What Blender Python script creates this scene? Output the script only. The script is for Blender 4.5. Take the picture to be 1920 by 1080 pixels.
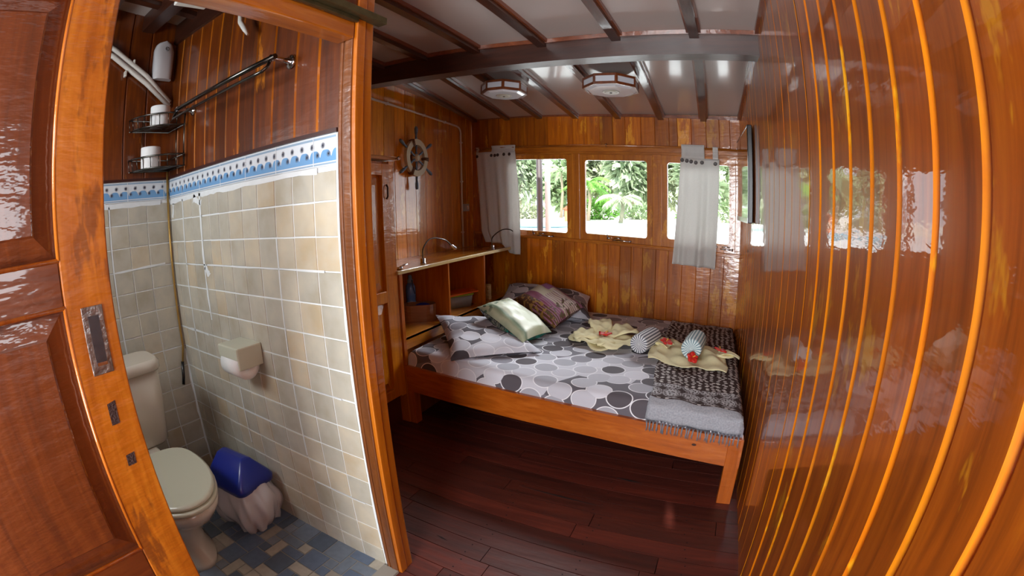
import bpy, bmesh, math, random
from mathutils import Vector, Matrix
sc = bpy.context.scene
for o in list(bpy.data.objects): bpy.data.objects.remove(o)
COL = sc.collection
PI = math.pi
# ---------------------------------------------------------------- camera (fisheye, equidistant, f = 849 px)
cd = bpy.data.cameras.new('camera'); cam = bpy.data.objects.new('camera', cd); COL.objects.link(cam)
cd.type = 'PANO'; cd.panorama_type = 'FISHEYE_LENS_POLYNOMIAL'
cd.sensor_width = 36.0; cd.sensor_height = 20.25; cd.sensor_fit = 'HORIZONTAL'
cd.fisheye_fov = math.radians(200)
cd.fisheye_polynomial_k0 = 0; cd.fisheye_polynomial_k1 = -(1920/36)/849.12
cd.fisheye_polynomial_k2 = 0; cd.fisheye_polynomial_k3 = 0; cd.fisheye_polynomial_k4 = 0
cd.clip_start = 0.01
CH = 1.32
def cam_basis(yaw, pitch, roll):
    f = Vector((-math.sin(yaw)*math.cos(pitch), math.cos(yaw)*math.cos(pitch), math.sin(pitch)))
    r = Vector((math.cos(yaw), math.sin(yaw), 0)); u = r.cross(f)
    r2 = math.cos(roll)*r + math.sin(roll)*u; u2 = -math.sin(roll)*r + math.cos(roll)*u
    return Matrix((r2, u2, -f)).transposed()
cam.matrix_world = Matrix.Translation((0, 0, CH)) @ cam_basis(.4368, -.1804, -.0172).to_4x4()
sc.camera = cam
# ---------------------------------------------------------------- view, world, lights
sc.view_settings.view_transform = 'Standard'; sc.view_settings.look = 'None'
sc.view_settings.gamma = 1; sc.view_settings.use_curve_mapping = False
sc.view_settings.exposure = 1.0
sc.cycles.max_bounces = 10; sc.cycles.diffuse_bounces = 6; sc.cycles.glossy_bounces = 5
sc.cycles.sample_clamp_indirect = 6
sc.cycles.caustics_reflective = False; sc.cycles.caustics_refractive = False
W = bpy.data.worlds.new('world'); sc.world = W; W.use_nodes = True
W.node_tree.nodes['Background'].inputs[0].default_value = (.82, .92, 1, 1)
W.node_tree.nodes['Background'].inputs[1].default_value = 1.5
def light(name, kind, loc, target, power, size=None, color=(1, 1, 1), size_y=None):
    l = bpy.data.lights.new(name, kind); o = bpy.data.objects.new(name, l); COL.objects.link(o)
    o.location = loc; o.rotation_euler = (Vector(target)-Vector(loc)).to_track_quat('-Z', 'Y').to_euler()
    l.energy = power; l.color = color
    if kind == 'AREA': l.shape = 'RECTANGLE'; l.size = size; l.size_y = size_y or size
    if kind == 'SUN': l.angle = math.radians(1)
    return o
light('sun', 'SUN', (3, -8, 12), (0, 6, 0), 4.8, color=(1, .97, .9))
# daylight entering by the open aft doorway and the side window, both unseen behind the camera,
# and sky light falling on the front windows from above the outer deck
light('daylight_aft_doorway', 'AREA', (-.32, -1.42, 1.2), (-.32, 2, 1.15), 40, .85, (.95, .98, 1), 1.7)
light('daylight_side_window', 'AREA', (.42, -.17, 1.42), (-1, -.1, 1.25), 1.7, .58, (.95, .98, 1), .42)
light('bathroom_fill', 'AREA', (-1.7, -.42, 1.75), (-1.7, 1.0, .9), 8, .6, (.95, .98, 1), .5)  # fill added outside an unseen opening to brighten the bathroom
light('sky_over_deck', 'AREA', (-.8, 6.2, 3.6), (-.8, 2.6, .6), 430, 4.5, (.92, .97, 1), 2.0)

# ---------------------------------------------------------------- materials
MATS = {}
def newmat(name):
    m = bpy.data.materials.new(name); m.use_nodes = True; nt = m.node_tree
    return m, nt, nt.nodes['Principled BSDF']
def N(nt, t, **kw):
    n = nt.nodes.new(t)
    for k, v in kw.items():
        if k in n.inputs.keys() if isinstance(k, str) else False: n.inputs[k].default_value = v
        else: setattr(n, k, v)
    return n
def sin(n, k, v): n.inputs[k].default_value = v; return n
def ramp(nt, fac, stops, interp='LINEAR'):
    r = nt.nodes.new('ShaderNodeValToRGB'); r.color_ramp.interpolation = interp
    el = r.color_ramp.elements
    while len(el) < len(stops): el.new(1)
    for e, (p, c) in zip(el, stops): e.position = p; e.color = (*c, 1) if len(c) == 3 else c
    nt.links.new(fac, r.inputs[0]); return r
def mix(nt, fac, a, b, mode='MIX'):
    m = nt.nodes.new('ShaderNodeMix'); m.data_type = 'RGBA'; m.blend_type = mode
    for i, v in ((0, fac), (6, a), (7, b)):
        if hasattr(v, 'is_linked') or isinstance(v, bpy.types.NodeSocket): nt.links.new(v, m.inputs[i])
        else: m.inputs[i].default_value = (*v, 1) if isinstance(v, tuple) and len(v) == 3 else v
    return m.outputs[2]
def math_(nt, op, a, b=0.0):
    m = nt.nodes.new('ShaderNodeMath'); m.operation = op
    for i, v in ((0, a), (1, b)):
        if isinstance(v, bpy.types.NodeSocket): nt.links.new(v, m.inputs[i])
        else: m.inputs[i].default_value = v
    return m.outputs[0]
def srgb(r, g, b): return tuple(((c/255+.055)/1.055)**2.4 if c > 10 else c/255/12.92 for c in (r, g, b))
def plain(name, col, rough=.5, metal=0, coat=0, spec=.5, trans=0, alpha=1, bump=0, bscale=60, noise=0, sss=0):
    if name in MATS: return MATS[name]
    m, nt, b = newmat(name); MATS[name] = m
    b.inputs['Base Color'].default_value = (*col, 1); b.inputs['Roughness'].default_value = rough
    b.inputs['Metallic'].default_value = metal; b.inputs['Coat Weight'].default_value = coat
    b.inputs['Coat Roughness'].default_value = .08; b.inputs['Specular IOR Level'].default_value = spec
    b.inputs['Transmission Weight'].default_value = trans; b.inputs['Alpha'].default_value = alpha
    if noise or bump:
        tc = nt.nodes.new('ShaderNodeTexCoord'); n = nt.nodes.new('ShaderNodeTexNoise')
        n.inputs['Scale'].default_value = bscale; n.inputs['Detail'].default_value = 4
        nt.links.new(tc.outputs['Object'], n.inputs['Vector'])
        if noise:
            c = mix(nt, n.outputs['Fac'], tuple(x*(1-noise) for x in col), tuple(min(1, x*(1+noise)) for x in col))
            nt.links.new(c, b.inputs['Base Color'])
        if bump:
            bp = nt.nodes.new('ShaderNodeBump'); bp.inputs['Strength'].default_value = bump; bp.inputs['Distance'].default_value = .004
            nt.links.new(n.outputs['Fac'], bp.inputs['Height']); nt.links.new(bp.outputs['Normal'], b.inputs['Normal'])
    return m
def wood(name, dark, mid, light_, axis='z', patch=None, pamt=.5, coat=.8, crough=.06, rough=.4, ripple=.15, var=.45, scale=1.0, hue=.507):
    """varnished wood: grain along axis, plank to plank variation from the mesh attribute tone"""
    m, nt, b = newmat(name); MATS[name] = m
    tc = nt.nodes.new('ShaderNodeTexCoord'); at = nt.nodes.new('ShaderNodeAttribute'); at.attribute_name = 'tone'
    off = nt.nodes.new('ShaderNodeVectorMath'); off.operation = 'MULTIPLY_ADD'
    nt.links.new(at.outputs['Fac'], off.inputs[0]); off.inputs[1].default_value = (17, 31, 23)
    nt.links.new(tc.outputs['Object'], off.inputs[2])
    mp = nt.nodes.new('ShaderNodeMapping'); s = {'x': (1.2, 16, 16), 'y': (16, 1.2, 16), 'z': (16, 16, 1.2)}[axis]
    mp.inputs['Scale'].default_value = tuple(v*scale for v in s); nt.links.new(off.outputs[0], mp.inputs['Vector'])
    n1 = nt.nodes.new('ShaderNodeTexNoise'); n1.inputs['Scale'].default_value = 2; n1.inputs['Detail'].default_value = 7
    n1.inputs['Roughness'].default_value = .65; n1.inputs['Distortion'].default_value = .6
    nt.links.new(mp.outputs[0], n1.inputs['Vector'])
    c = ramp(nt, n1.outputs['Fac'], [(.25, dark), (.5, mid), (.78, light_)]).outputs[0]
    if patch:
        n2 = nt.nodes.new('ShaderNodeTexNoise'); n2.inputs['Scale'].default_value = 5; n2.inputs['Detail'].default_value = 5
        n2.inputs['Roughness'].default_value = .7
        mp2 = nt.nodes.new('ShaderNodeMapping'); mp2.inputs['Scale'].default_value = {'x': (.5, 1.6, 1.6), 'y': (1.6, .5, 1.6), 'z': (1.6, 1.6, .5)}[axis]
        nt.links.new(off.outputs[0], mp2.inputs['Vector']); nt.links.new(mp2.outputs[0], n2.inputs['Vector'])
        th = .66-.16*pamt
        f = ramp(nt, n2.outputs['Fac'], [(th, (0, 0, 0)), (th+.05, (1, 1, 1))]).outputs[0]
        f = math_(nt, 'MULTIPLY', f, .75)
        c = mix(nt, f, c, patch)
    v = math_(nt, 'MULTIPLY_ADD', at.outputs['Fac'], var*2)
    v.node.inputs[2].default_value = 1-var
    hs = nt.nodes.new('ShaderNodeHueSaturation'); nt.links.new(c, hs.inputs['Color']); nt.links.new(v, hs.inputs['Value']); hs.inputs['Saturation'].default_value = 1.04; hs.inputs['Hue'].default_value = hue
    nt.links.new(hs.outputs[0], b.inputs['Base Color'])
    b.inputs['Roughness'].default_value = rough; b.inputs['Coat Weight'].default_value = coat
    b.inputs['Coat Roughness'].default_value = crough; b.inputs['Coat IOR'].default_value = 1.65
    n3 = nt.nodes.new('ShaderNodeTexNoise'); n3.inputs['Scale'].default_value = 26; n3.inputs['Detail'].default_value = 3
    mp3 = nt.nodes.new('ShaderNodeMapping'); mp3.inputs['Scale'].default_value = {'x': (.25, 1, 1), 'y': (1, .25, 1), 'z': (.5, .5, 1.6)}[axis]
    nt.links.new(tc.outputs['Object'], mp3.inputs['Vector']); nt.links.new(mp3.outputs[0], n3.inputs['Vector'])
    bp = nt.nodes.new('ShaderNodeBump'); bp.inputs['Strength'].default_value = ripple; bp.inputs['Distance'].default_value = .01
    nt.links.new(n3.outputs['Fac'], bp.inputs['Height']); nt.links.new(bp.outputs['Normal'], b.inputs['Coat Normal'])
    nt.links.new(bp.outputs['Normal'], b.inputs['Normal'])
    return m
S = srgb
WALLR = wood('teak_right_wall', S(116, 56, 24), S(164, 84, 36), S(188, 108, 44), 'z', S(202, 138, 50), .4, crough=.025, ripple=.05, var=.16, coat=.9, hue=.502)
WALLRE = wood('teak_lit_plank_edge', S(176, 88, 28), S(206, 118, 36), S(232, 152, 48), 'z', S(236, 176, 60), .35, crough=.1, ripple=.1, var=.15, hue=.5)  # paler bevel wood; part of the tint is rear light put into the colour
WALLB = wood('teak_window_wall', S(118, 54, 18), S(172, 90, 32), S(208, 124, 46), 'z', S(216, 146, 58), .6, crough=.07, ripple=.15, var=.3, hue=.504)
WALLL = wood('teak_left_wall', S(160, 80, 26), S(216, 128, 46), S(242, 160, 64), 'z', S(246, 186, 76), .5, crough=.05, ripple=.12, var=.22)
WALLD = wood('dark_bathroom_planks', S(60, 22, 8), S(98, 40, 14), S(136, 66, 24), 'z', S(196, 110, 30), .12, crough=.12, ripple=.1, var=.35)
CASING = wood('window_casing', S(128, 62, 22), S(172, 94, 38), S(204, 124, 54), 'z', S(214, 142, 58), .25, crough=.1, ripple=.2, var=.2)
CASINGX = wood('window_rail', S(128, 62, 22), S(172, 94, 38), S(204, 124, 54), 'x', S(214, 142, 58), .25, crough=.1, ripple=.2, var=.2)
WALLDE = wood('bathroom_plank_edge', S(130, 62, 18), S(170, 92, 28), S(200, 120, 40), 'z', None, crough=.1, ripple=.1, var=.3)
BEAM = wood('dark_ceiling_beam', S(46, 20, 14), S(66, 30, 20), S(88, 42, 28), 'y', None, coat=.9, crough=.1, ripple=.2, var=.2)
BEAMX = wood('dark_cross_beam', S(40, 18, 12), S(58, 26, 18), S(78, 38, 26), 'x', None, coat=.35, crough=.3, ripple=.15, var=.2)
MOULD = wood('reddish_moulding', S(96, 44, 28), S(122, 60, 40), S(150, 80, 52), 'y', None, crough=.12, var=.1)
FLOORM = wood('dark_red_floor', S(52, 20, 15), S(78, 32, 24), S(100, 44, 32), 'x', None, coat=.2, crough=.4, rough=.55, ripple=.3, var=.35, hue=.5)
DOORP = wood('door_panel_teak', S(66, 27, 13), S(90, 40, 18), S(110, 54, 26), 'z', None, crough=.05, ripple=.3, var=.15, hue=.503)
DOORR = wood('door_rail_teak', S(66, 27, 13), S(90, 40, 18), S(110, 54, 24), 'y', None, crough=.06, ripple=.45, var=.15, hue=.503)
DOORS = wood('door_stile_teak', S(128, 60, 22), S(160, 84, 34), S(184, 108, 46), 'z', S(104, 50, 24), .8, crough=.12, ripple=.4, var=.1, hue=.506)
POST = wood('orange_post', S(140, 68, 26), S(172, 90, 36), S(200, 116, 48), 'z', S(222, 148, 52), .15, crough=.1, ripple=.2, var=.2)
JAMB = wood('brown_jamb', S(72, 34, 18), S(104, 54, 28), S(134, 76, 40), 'z', None, crough=.15, ripple=.3, var=.3)
BEDW = wood('bed_teak', S(140, 62, 26), S(176, 84, 38), S(200, 108, 54), 'x', None, coat=.5, crough=.15, ripple=.15, var=.1)
BEDZ = wood('bed_leg_teak', S(140, 62, 26), S(176, 84, 38), S(200, 108, 54), 'z', None, coat=.5, crough=.15, ripple=.15, var=.1)
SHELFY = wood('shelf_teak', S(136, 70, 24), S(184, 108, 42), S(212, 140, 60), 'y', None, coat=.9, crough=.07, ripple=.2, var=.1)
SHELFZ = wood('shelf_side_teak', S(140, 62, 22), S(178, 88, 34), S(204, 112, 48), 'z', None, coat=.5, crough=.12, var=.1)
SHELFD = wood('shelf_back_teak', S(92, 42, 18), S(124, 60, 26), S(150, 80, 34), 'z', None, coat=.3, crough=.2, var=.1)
WARD = wood('wardrobe_teak', S(156, 78, 24), S(204, 114, 38), S(228, 146, 52), 'z', S(232, 164, 60), .3, crough=.08, ripple=.2, var=.15)
BOXW = wood('small_box_wood', S(110, 66, 40), S(142, 90, 58), S(170, 116, 80), 'x', None, coat=.1, var=.1)
WHITECEIL = plain('glossy_white_ceiling', S(196, 186, 180), .22, coat=.6, bump=.05, bscale=4, noise=.03)
CHROME = plain('chrome', S(200, 200, 205), .12, metal=1)
STEELD = plain('dark_steel', S(90, 88, 84), .25, metal=1)
STEELW = plain('worn_steel', S(150, 150, 150), .35, metal=1, bump=.6, bscale=80, noise=.5)
BLACK = plain('black_plastic', S(18, 18, 20), .25)
WHITEP = plain('white_plastic', S(222, 220, 212), .35)
CREAMP = plain('cream_ceramic', S(196, 198, 180), .15, coat=.4)
PORC = plain('porcelain', S(206, 198, 184), .12, coat=.6)
PORCL = plain('toilet_lid_plastic', S(204, 204, 184), .25, coat=.2)
PAPER = plain('white_paper', S(232, 232, 232), .9, bump=.2, bscale=120)
GLASS = None

# ---------------------------------------------------------------- mesh helper
def lerp(a, b, t): return a+(b-a)*t
class MB:
    def __init__(s): s.v = []; s.f = []; s.t = []; s.m = []; s.uv = {}; s.sm = []
    def vert(s, p, uv=None):
        s.v.append(tuple(p))
        if uv is not None: s.uv[len(s.v)-1] = uv
        return len(s.v)-1
    def face(s, ix, tone=.5, mat=0, smooth=False): s.f.append(tuple(ix)); s.t.append(tone); s.m.append(mat); s.sm.append(smooth)
    def quad(s, a, b, c, d, tone=.5, mat=0): s.face([s.vert(p) for p in (a, b, c, d)], tone, mat)
    def hexa(s, P, tone=.5, mat=0):
        """P: bottom four corners then top four corners, both counter-clockwise seen from above"""
        i = [s.vert(p) for p in P]
        for q in ((3, 2, 1, 0), (4, 5, 6, 7), (0, 1, 5, 4), (1, 2, 6, 5), (2, 3, 7, 6), (3, 0, 4, 7)): s.face([i[k] for k in q], tone, mat)
        return s
    def box(s, x0, x1, y0, y1, z0, z1, tone=.5, mat=0):
        return s.hexa([(x0, y0, z0), (x1, y0, z0), (x1, y1, z0), (x0, y1, z0), (x0, y0, z1), (x1, y0, z1), (x1, y1, z1), (x0, y1, z1)], tone, mat)
    def tube(s, pts, r, n=10, tone=.5, mat=0, closed=False, caps=True):
        pts = [Vector(p) for p in pts]; rr = r if isinstance(r, (list, tuple)) else [r]*len(pts)
        rings = []; up = None
        for i, p in enumerate(pts):
            a = pts[i-1] if (i > 0 or closed) else p; b = pts[(i+1) % len(pts)] if (i < len(pts)-1 or closed) else p
            d = (b-a).normalized()
            if up is None: up = Vector((0, 0, 1)) if abs(d.z) < .9 else Vector((1, 0, 0))
            e1 = (up - d*up.dot(d)).normalized(); e2 = d.cross(e1); up = e1
            rings.append([s.vert(p+(e1*math.cos(2*PI*k/n)+e2*math.sin(2*PI*k/n))*rr[i]) for k in range(n)])
        R = len(rings)
        for i in range(R if closed else R-1):
            A, B = rings[i], rings[(i+1) % R]
            for k in range(n): s.face((A[k], A[(k+1) % n], B[(k+1) % n], B[k]), tone, mat, True)
        if caps and not closed:
            s.face(rings[0][::-1], tone, mat); s.face(rings[-1], tone, mat)
        return s
    def lathe(s, prof, n=32, M=None, tone=.5, mat=0, sx=1, sy=1, a0=0, a1=2*PI, uvs=False, power=None):
        M = M or Matrix.Identity(4); full = abs(a1-a0-2*PI) < 1e-6; rings = []
        for j, (r, z) in enumerate(prof):
            ring = []
            for k in range(n if full else n+1):
                a = a0+(a1-a0)*k/n; c, q = math.cos(a), math.sin(a)
                if power: c = math.copysign(abs(c)**power, c); q = math.copysign(abs(q)**power, q)
                ring.append(s.vert(M @ Vector((r*c*sx, r*q*sy, z)), (k/n, j/10.0) if uvs else None))
            rings.append(ring)
        for j in range(len(rings)-1):
            A, B = rings[j], rings[j+1]; L = len(A)
            for k in range(L if full else L-1): s.face((A[k], A[(k+1) % L], B[(k+1) % L], B[k]), tone, mat, True)
        if full:
            if prof[0][0] > 1e-5: s.face(rings[0][::-1], tone, mat)
            if prof[-1][0] > 1e-5: s.face(rings[-1], tone, mat)
        return s
    def grid(s, fn, nu, nv, tone=.5, mat=0, uvf=None, closeu=False, smooth=True):
        g = [[s.vert(fn(i/nu, j/nv), uvf(i/nu, j/nv) if uvf else (i/nu, j/nv)) for i in range(nu if closeu else nu+1)] for j in range(nv+1)]
        for j in range(nv):
            for i in range(nu):
                i2 = (i+1) % nu if closeu else i+1
                s.face((g[j][i], g[j][i2], g[j+1][i2], g[j+1][i]), tone, mat, smooth)
        return g
    def prism(s, poly, z0, z1, M=None, tone=.5, mat=0):
        M = M or Matrix.Identity(4); n = len(poly)
        a = [s.vert(M @ Vector((x, y, z0))) for x, y in poly]; b = [s.vert(M @ Vector((x, y, z1))) for x, y in poly]
        s.face(a[::-1], tone, mat); s.face(b, tone, mat)
        for k in range(n): s.face((a[k], a[(k+1) % n], b[(k+1) % n], b[k]), tone, mat)
        return s
    def build(s, name, mats, parent=None, bevel=0, seg=2, solid=0, sub=0, weld=False):
        me = bpy.data.meshes.new(name); me.from_pydata(s.v, [], s.f)
        for m in (mats if isinstance(mats, (list, tuple)) else [mats]): me.materials.append(m)
        at = me.attributes.new('tone', 'FLOAT', 'FACE')
        for i, t in enumerate(s.t): at.data[i].value = t; me.polygons[i].material_index = s.m[i]; me.polygons[i].use_smooth = s.sm[i]
        if s.uv:
            ul = me.uv_layers.new(name='UVMap')
            for l in me.loops: ul.data[l.index].uv = s.uv.get(l.vertex_index, (0, 0))
        o = bpy.data.objects.new(name, me); COL.objects.link(o)
        if weld:
            bm = bmesh.new(); bm.from_mesh(me); bmesh.ops.remove_doubles(bm, verts=bm.verts, dist=1e-5); bm.to_mesh(me); bm.free()
        if solid:
            m = o.modifiers.new('solid', 'SOLIDIFY'); m.thickness = solid; m.offset = 0
        if bevel:
            m = o.modifiers.new('bevel', 'BEVEL'); m.width = bevel; m.segments = seg; m.limit_method = 'ANGLE'; m.angle_limit = math.radians(40)
        if sub:
            m = o.modifiers.new('sub', 'SUBSURF'); m.levels = sub; m.render_levels = sub
        if parent is not None:
            o.parent = parent; o.matrix_parent_inverse = Matrix.Identity(4)
        return o
def top(o, label, cat, group=None, kind=None):
    o['label'] = label; o['category'] = cat
    if group: o['group'] = group
    if kind: o['kind'] = kind
    return o
def thing(name, label, cat, loc=(0, 0, 0), rz=0, group=None, kind=None):
    o = bpy.data.objects.new(name, None); COL.objects.link(o); o.location = loc; o.rotation_euler = (0, 0, rz); o.empty_display_size = .05
    if label: top(o, label, cat, group, kind)
    elif kind: o['kind'] = kind
    return o
def struct(o): o['kind'] = 'structure'; return o
def local(parent, mb):
    """shift a world-coordinate MB into the parent's unrotated frame"""
    L = Vector(parent.location); mb.v = [tuple(Vector(p)-L) for p in mb.v]; return mb
def seg_interp(tab, x):
    if x <= tab[0][0]: return tab[0][1]+(x-tab[0][0])*(tab[1][1]-tab[0][1])/(tab[1][0]-tab[0][0])
    for (a, va), (b, vb) in zip(tab, tab[1:]):
        if x <= b: return lerp(va, vb, (x-a)/(b-a))
    (a, va), (b, vb) = tab[-2:]; return vb+(x-b)*(vb-va)/(b-a)

# ---------------------------------------------------------------- room surfaces
def xr(y): return .278-.028*(y-1.8)                      # right wall
def yw(x): return 3.62-.115*(x+1.68)                     # window wall
ZB = [(-2.3, 2.262), (-1.814, 2.242), (-1.479, 2.226), (-1.162, 2.206), (-.769, 2.178), (-.387, 2.168), (-.085, 2.161), (.271, 2.153)]
ZW = [(-2.1, 2.14), (-1.77, 2.12), (-1.3, 2.084), (-.87, 2.046), (-.48, 2.016), (-.11, 1.99), (.222, 1.973)]
YB = 2.13
def zc(x, y):
    if y <= YB: return seg_interp(ZB, x)+.1*(YB-y)
    t = (y-YB)/(yw(x)-YB); return lerp(seg_interp(ZB, x), seg_interp(ZW, x), t)
XL = -2.1; XBL = -2.31; YT = .9416
rnd = random.Random(5)
# floor: planks along x
mb = MB(); y = -1.4; k = 0
while y < 3.75:
    w = .098; xs = [-2.3]; r = random.Random(k*7+3)
    while xs[-1] < .3: xs.append(min(.34, xs[-1]+r.uniform(.8, 1.7)))
    for a, b in zip(xs, xs[1:]):
        t = r.random(); sl = -.05
        def yy(x, y0): return y0+sl*(x+.9)*(1 if y0 > .6 else .4)
        g = .0018
        P = []
        for z in (-.03, 0):
            P += [(a+g, yy(a, y+g), z), (b-g, yy(b, y+g), z), (b-g, yy(b, y+w-g), z), (a+g, yy(a, y+w-g), z)]
        mb.hexa(P, t)
    y += w; k += 1
mb.box(-2.4, .45, -1.5, 3.9, -.06, -.03, 0)
dots = MB()
for k in range(0, 52):
    r = random.Random(k*3+1)
    for x in (-1.35, -.75, -.35, .05):
        yv = -1.4+.098*k
        for dy in (.022, .074):
            xx = x+r.uniform(-.03, .03); cy = yv+dy-.05*(xx+.9)*(1 if yv > .6 else .4)
            mb.prism([(xx+.0035*math.cos(a*PI/3), cy+.0035*math.sin(a*PI/3)) for a in range(6)], 0, .0006, tone=0, mat=1)
# long dark gaps and worn spots between boards
for (x0, y0, x1, y1, w) in ((-.77, 1.695, -.34, 1.67, .010), (-.34, 1.925, -.2, 1.912, .012), (-.93, 1.2, -.87, 1.19, .008)):
    mb.prism([(x0, y0), ((x0+x1)/2, (y0+y1)/2-w/2), (x1, y1), ((x0+x1)/2, (y0+y1)/2+w/2)], 0, .0008, mat=1)
struct(mb.build('floor', [FLOORM, plain('dark_gap', S(26, 12, 8), .8)]))

def plank_wall(mb, P0, u, n, cuts, z0f, z1f, g=.004, d=.005, zn=1, warp=0, seed=1, edge=0, tones=None, back=.03, gf=None):
    """vertical planks between cuts (distances along u from P0), room side along n"""
    P0 = Vector(P0); u = Vector(u); n = Vector(n); r = random.Random(seed)
    for i, (a, b) in enumerate(zip(cuts, cuts[1:])):
        t = tones[i] if tones else r.random(); ph = r.uniform(0, 6); am = r.uniform(.3, 1)*warp; tl = r.uniform(-1, 1)*warp
        gg, ddp = (gf(a, r) if gf else (g, d))
        prof = [(a, -ddp, 1), (a+gg, 0, 0), (a+gg, 0, 0), (b-gg, 0, 1), (b-gg, 0, 1), (b, -ddp, 1)]
        rows = []
        for j in range(zn+1):
            row = []
            for (s_, dd, _) in prof:
                z0, z1 = z0f(s_), z1f(s_); z = lerp(z0, z1, j/zn)
                c = ((s_-a)/(b-a)-.5)
                off = dd+am*math.sin(z*3.1+ph)*.8+am*.0*(1-4*c*c)+tl*c*.8
                p = P0+u*s_+n*off; p.z = z; row.append(mb.vert(p))
            rows.append(row)
        for j in range(zn):
            for q in range(5):
                sm = q == 2
                if q in (1, 3): continue
                mb.face((rows[j][q], rows[j][q+1], rows[j+1][q+1], rows[j+1][q]), t, edge if (edge and q in (0, 4)) else 0, zn > 1 and sm)
        # back
        zb0, zb1 = z0f((a+b)/2), z1f((a+b)/2)
        A = P0+u*a-n*back; B = P0+u*b-n*back
        mb.quad((B.x, B.y, z0f(b)), (A.x, A.y, z0f(a)), (A.x, A.y, z1f(a)), (B.x, B.y, z1f(b)), 0)
# right wall, from the side window forward
ur = Vector((-.028, 1, 0)).normalized(); nr = Vector((-1, -.028, 0)).normalized()
PR = Vector((xr(-1.4), -1.4, 0))
def plankcuts(y0, y1, ref, w):
    k0 = math.ceil((y0-ref)/w); c = [y0]
    while ref+k0*w < y1-.01:
        if ref+k0*w > y0+.01: c.append(ref+k0*w)
        k0 += 1
    return c+[y1]
mb = MB()
ztop = lambda s_: zc(.27, min(s_-1.4, 3.39))+.03
cA = [v+1.4 for v in plankcuts(.15, 3.42, .453, .1228)]
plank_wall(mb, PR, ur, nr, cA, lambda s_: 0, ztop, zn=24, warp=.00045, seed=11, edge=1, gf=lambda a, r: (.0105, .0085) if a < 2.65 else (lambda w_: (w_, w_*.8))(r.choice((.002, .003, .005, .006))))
cB = [v+1.4 for v in plankcuts(-.5, .15, .453, .1228)]
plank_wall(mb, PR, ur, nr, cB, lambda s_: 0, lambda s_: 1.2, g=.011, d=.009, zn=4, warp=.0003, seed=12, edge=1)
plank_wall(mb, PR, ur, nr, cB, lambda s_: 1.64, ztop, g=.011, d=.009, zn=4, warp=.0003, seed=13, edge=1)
cC = [v+1.4 for v in plankcuts(-1.4, -.5, .453, .1228)]
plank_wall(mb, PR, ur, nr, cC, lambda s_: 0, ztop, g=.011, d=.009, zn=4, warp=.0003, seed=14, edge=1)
mb.box(.37, .40, -1.45, -.5, -.03, 2.6); mb.box(.37, .40, .15, 3.5, -.03, 2.5)
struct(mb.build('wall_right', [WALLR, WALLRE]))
mb = MB()
for (a, b, c, d_) in ((-.53, .18, 1.62, 1.67), (-.53, .18, 1.17, 1.22), (-.53, -.48, 1.2, 1.64), (.13, .18, 1.2, 1.64)): mb.box(.31, .36, a, b, c, d_)
w = thing('window_4', None, None, kind='structure'); mb.build('frame', CASING, w, bevel=.004)

# left wall (behind the ship wheel)
mb = MB()
cuts = [v-.95 for v in (.95, 1.06, 1.18, 1.3, 1.42, 1.54, 1.66, 1.78, 1.9, 2.03, 2.16, 2.29, 2.43, 2.55, 2.667, 2.80, 2.93, 3.05, 3.18, 3.31, 3.44, 3.56, 3.69)]
plank_wall(mb, (XL, .95, 0), (0, 1, 0), (1, 0, 0), cuts, lambda s_: 0, lambda s_: zc(XL, s_+.95)+.03, g=.003, d=.006, zn=14, warp=.0003, seed=21)
struct(mb.build('wall_left', [WALLL]))
# window wall
al = math.atan(.115); uw = Vector((math.cos(al), -math.sin(al), 0)); nw = Vector((-math.sin(al), -math.cos(al), 0))
PW = Vector((-2.1, yw(-2.1), 0)); ca = math.cos(al)
def sx(x): return (x+2.1)/ca
def wz(x, z): return z-.045*(x+1)                        # the window unit drops towards the right
def wpt(x, off, z): p = PW+uw*sx(x)+nw*off; return (p.x, p.y, wz(x, z))
CA = [-2.1, -2.02, -1.913, -1.796, -1.683, -1.551, -1.437, -1.32, -1.205, -1.087, -.972, -.859, -.749, -.647, -.522, -.411, -.30, -.236, -.13, -.018, .081, .16, .26]
CBW = [-2.1, -2.0, -1.88, -1.77, -1.65, -1.533, -1.411, -1.293, -1.177, -1.085, -.982, -.89, -.795, -.697, -.605, -.512, -.406, -.308, -.2, -.09, .02, .12, .26]
mb = MB()
plank_wall(mb, PW, uw, nw, [sx(x) for x in CA], lambda s_: wz(s_*ca-2.1, 1.75), lambda s_: seg_interp(ZW, s_*ca-2.1)+.03, g=.003, d=.005, zn=3, warp=.0003, seed=31)
plank_wall(mb, PW, uw, nw, [sx(x) for x in CBW], lambda s_: 0, lambda s_: wz(s_*ca-2.1, 1.06), g=.003, d=.006, zn=8, warp=.0004, seed=32)
plank_wall(mb, PW, uw, nw, [sx(x) for x in (-2.1, -2.0, -1.88, -1.72)], lambda s_: wz(s_*ca-2.1, 1.05), lambda s_: wz(s_*ca-2.1, 1.76), g=.003, d=.005, seed=33)
struct(mb.build('wall_back', [WALLB]))
def wbox(mb, x0, x1, o0, o1, z0, z1, tone=.5, mat=0):
    P = [wpt(x0, o1, z0), wpt(x1, o1, z0), wpt(x1, o0, z0), wpt(x0, o0, z0), wpt(x0, o1, z1), wpt(x1, o1, z1), wpt(x1, o0, z1), wpt(x0, o0, z1)]
    mb.hexa(P, tone, mat)
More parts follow.
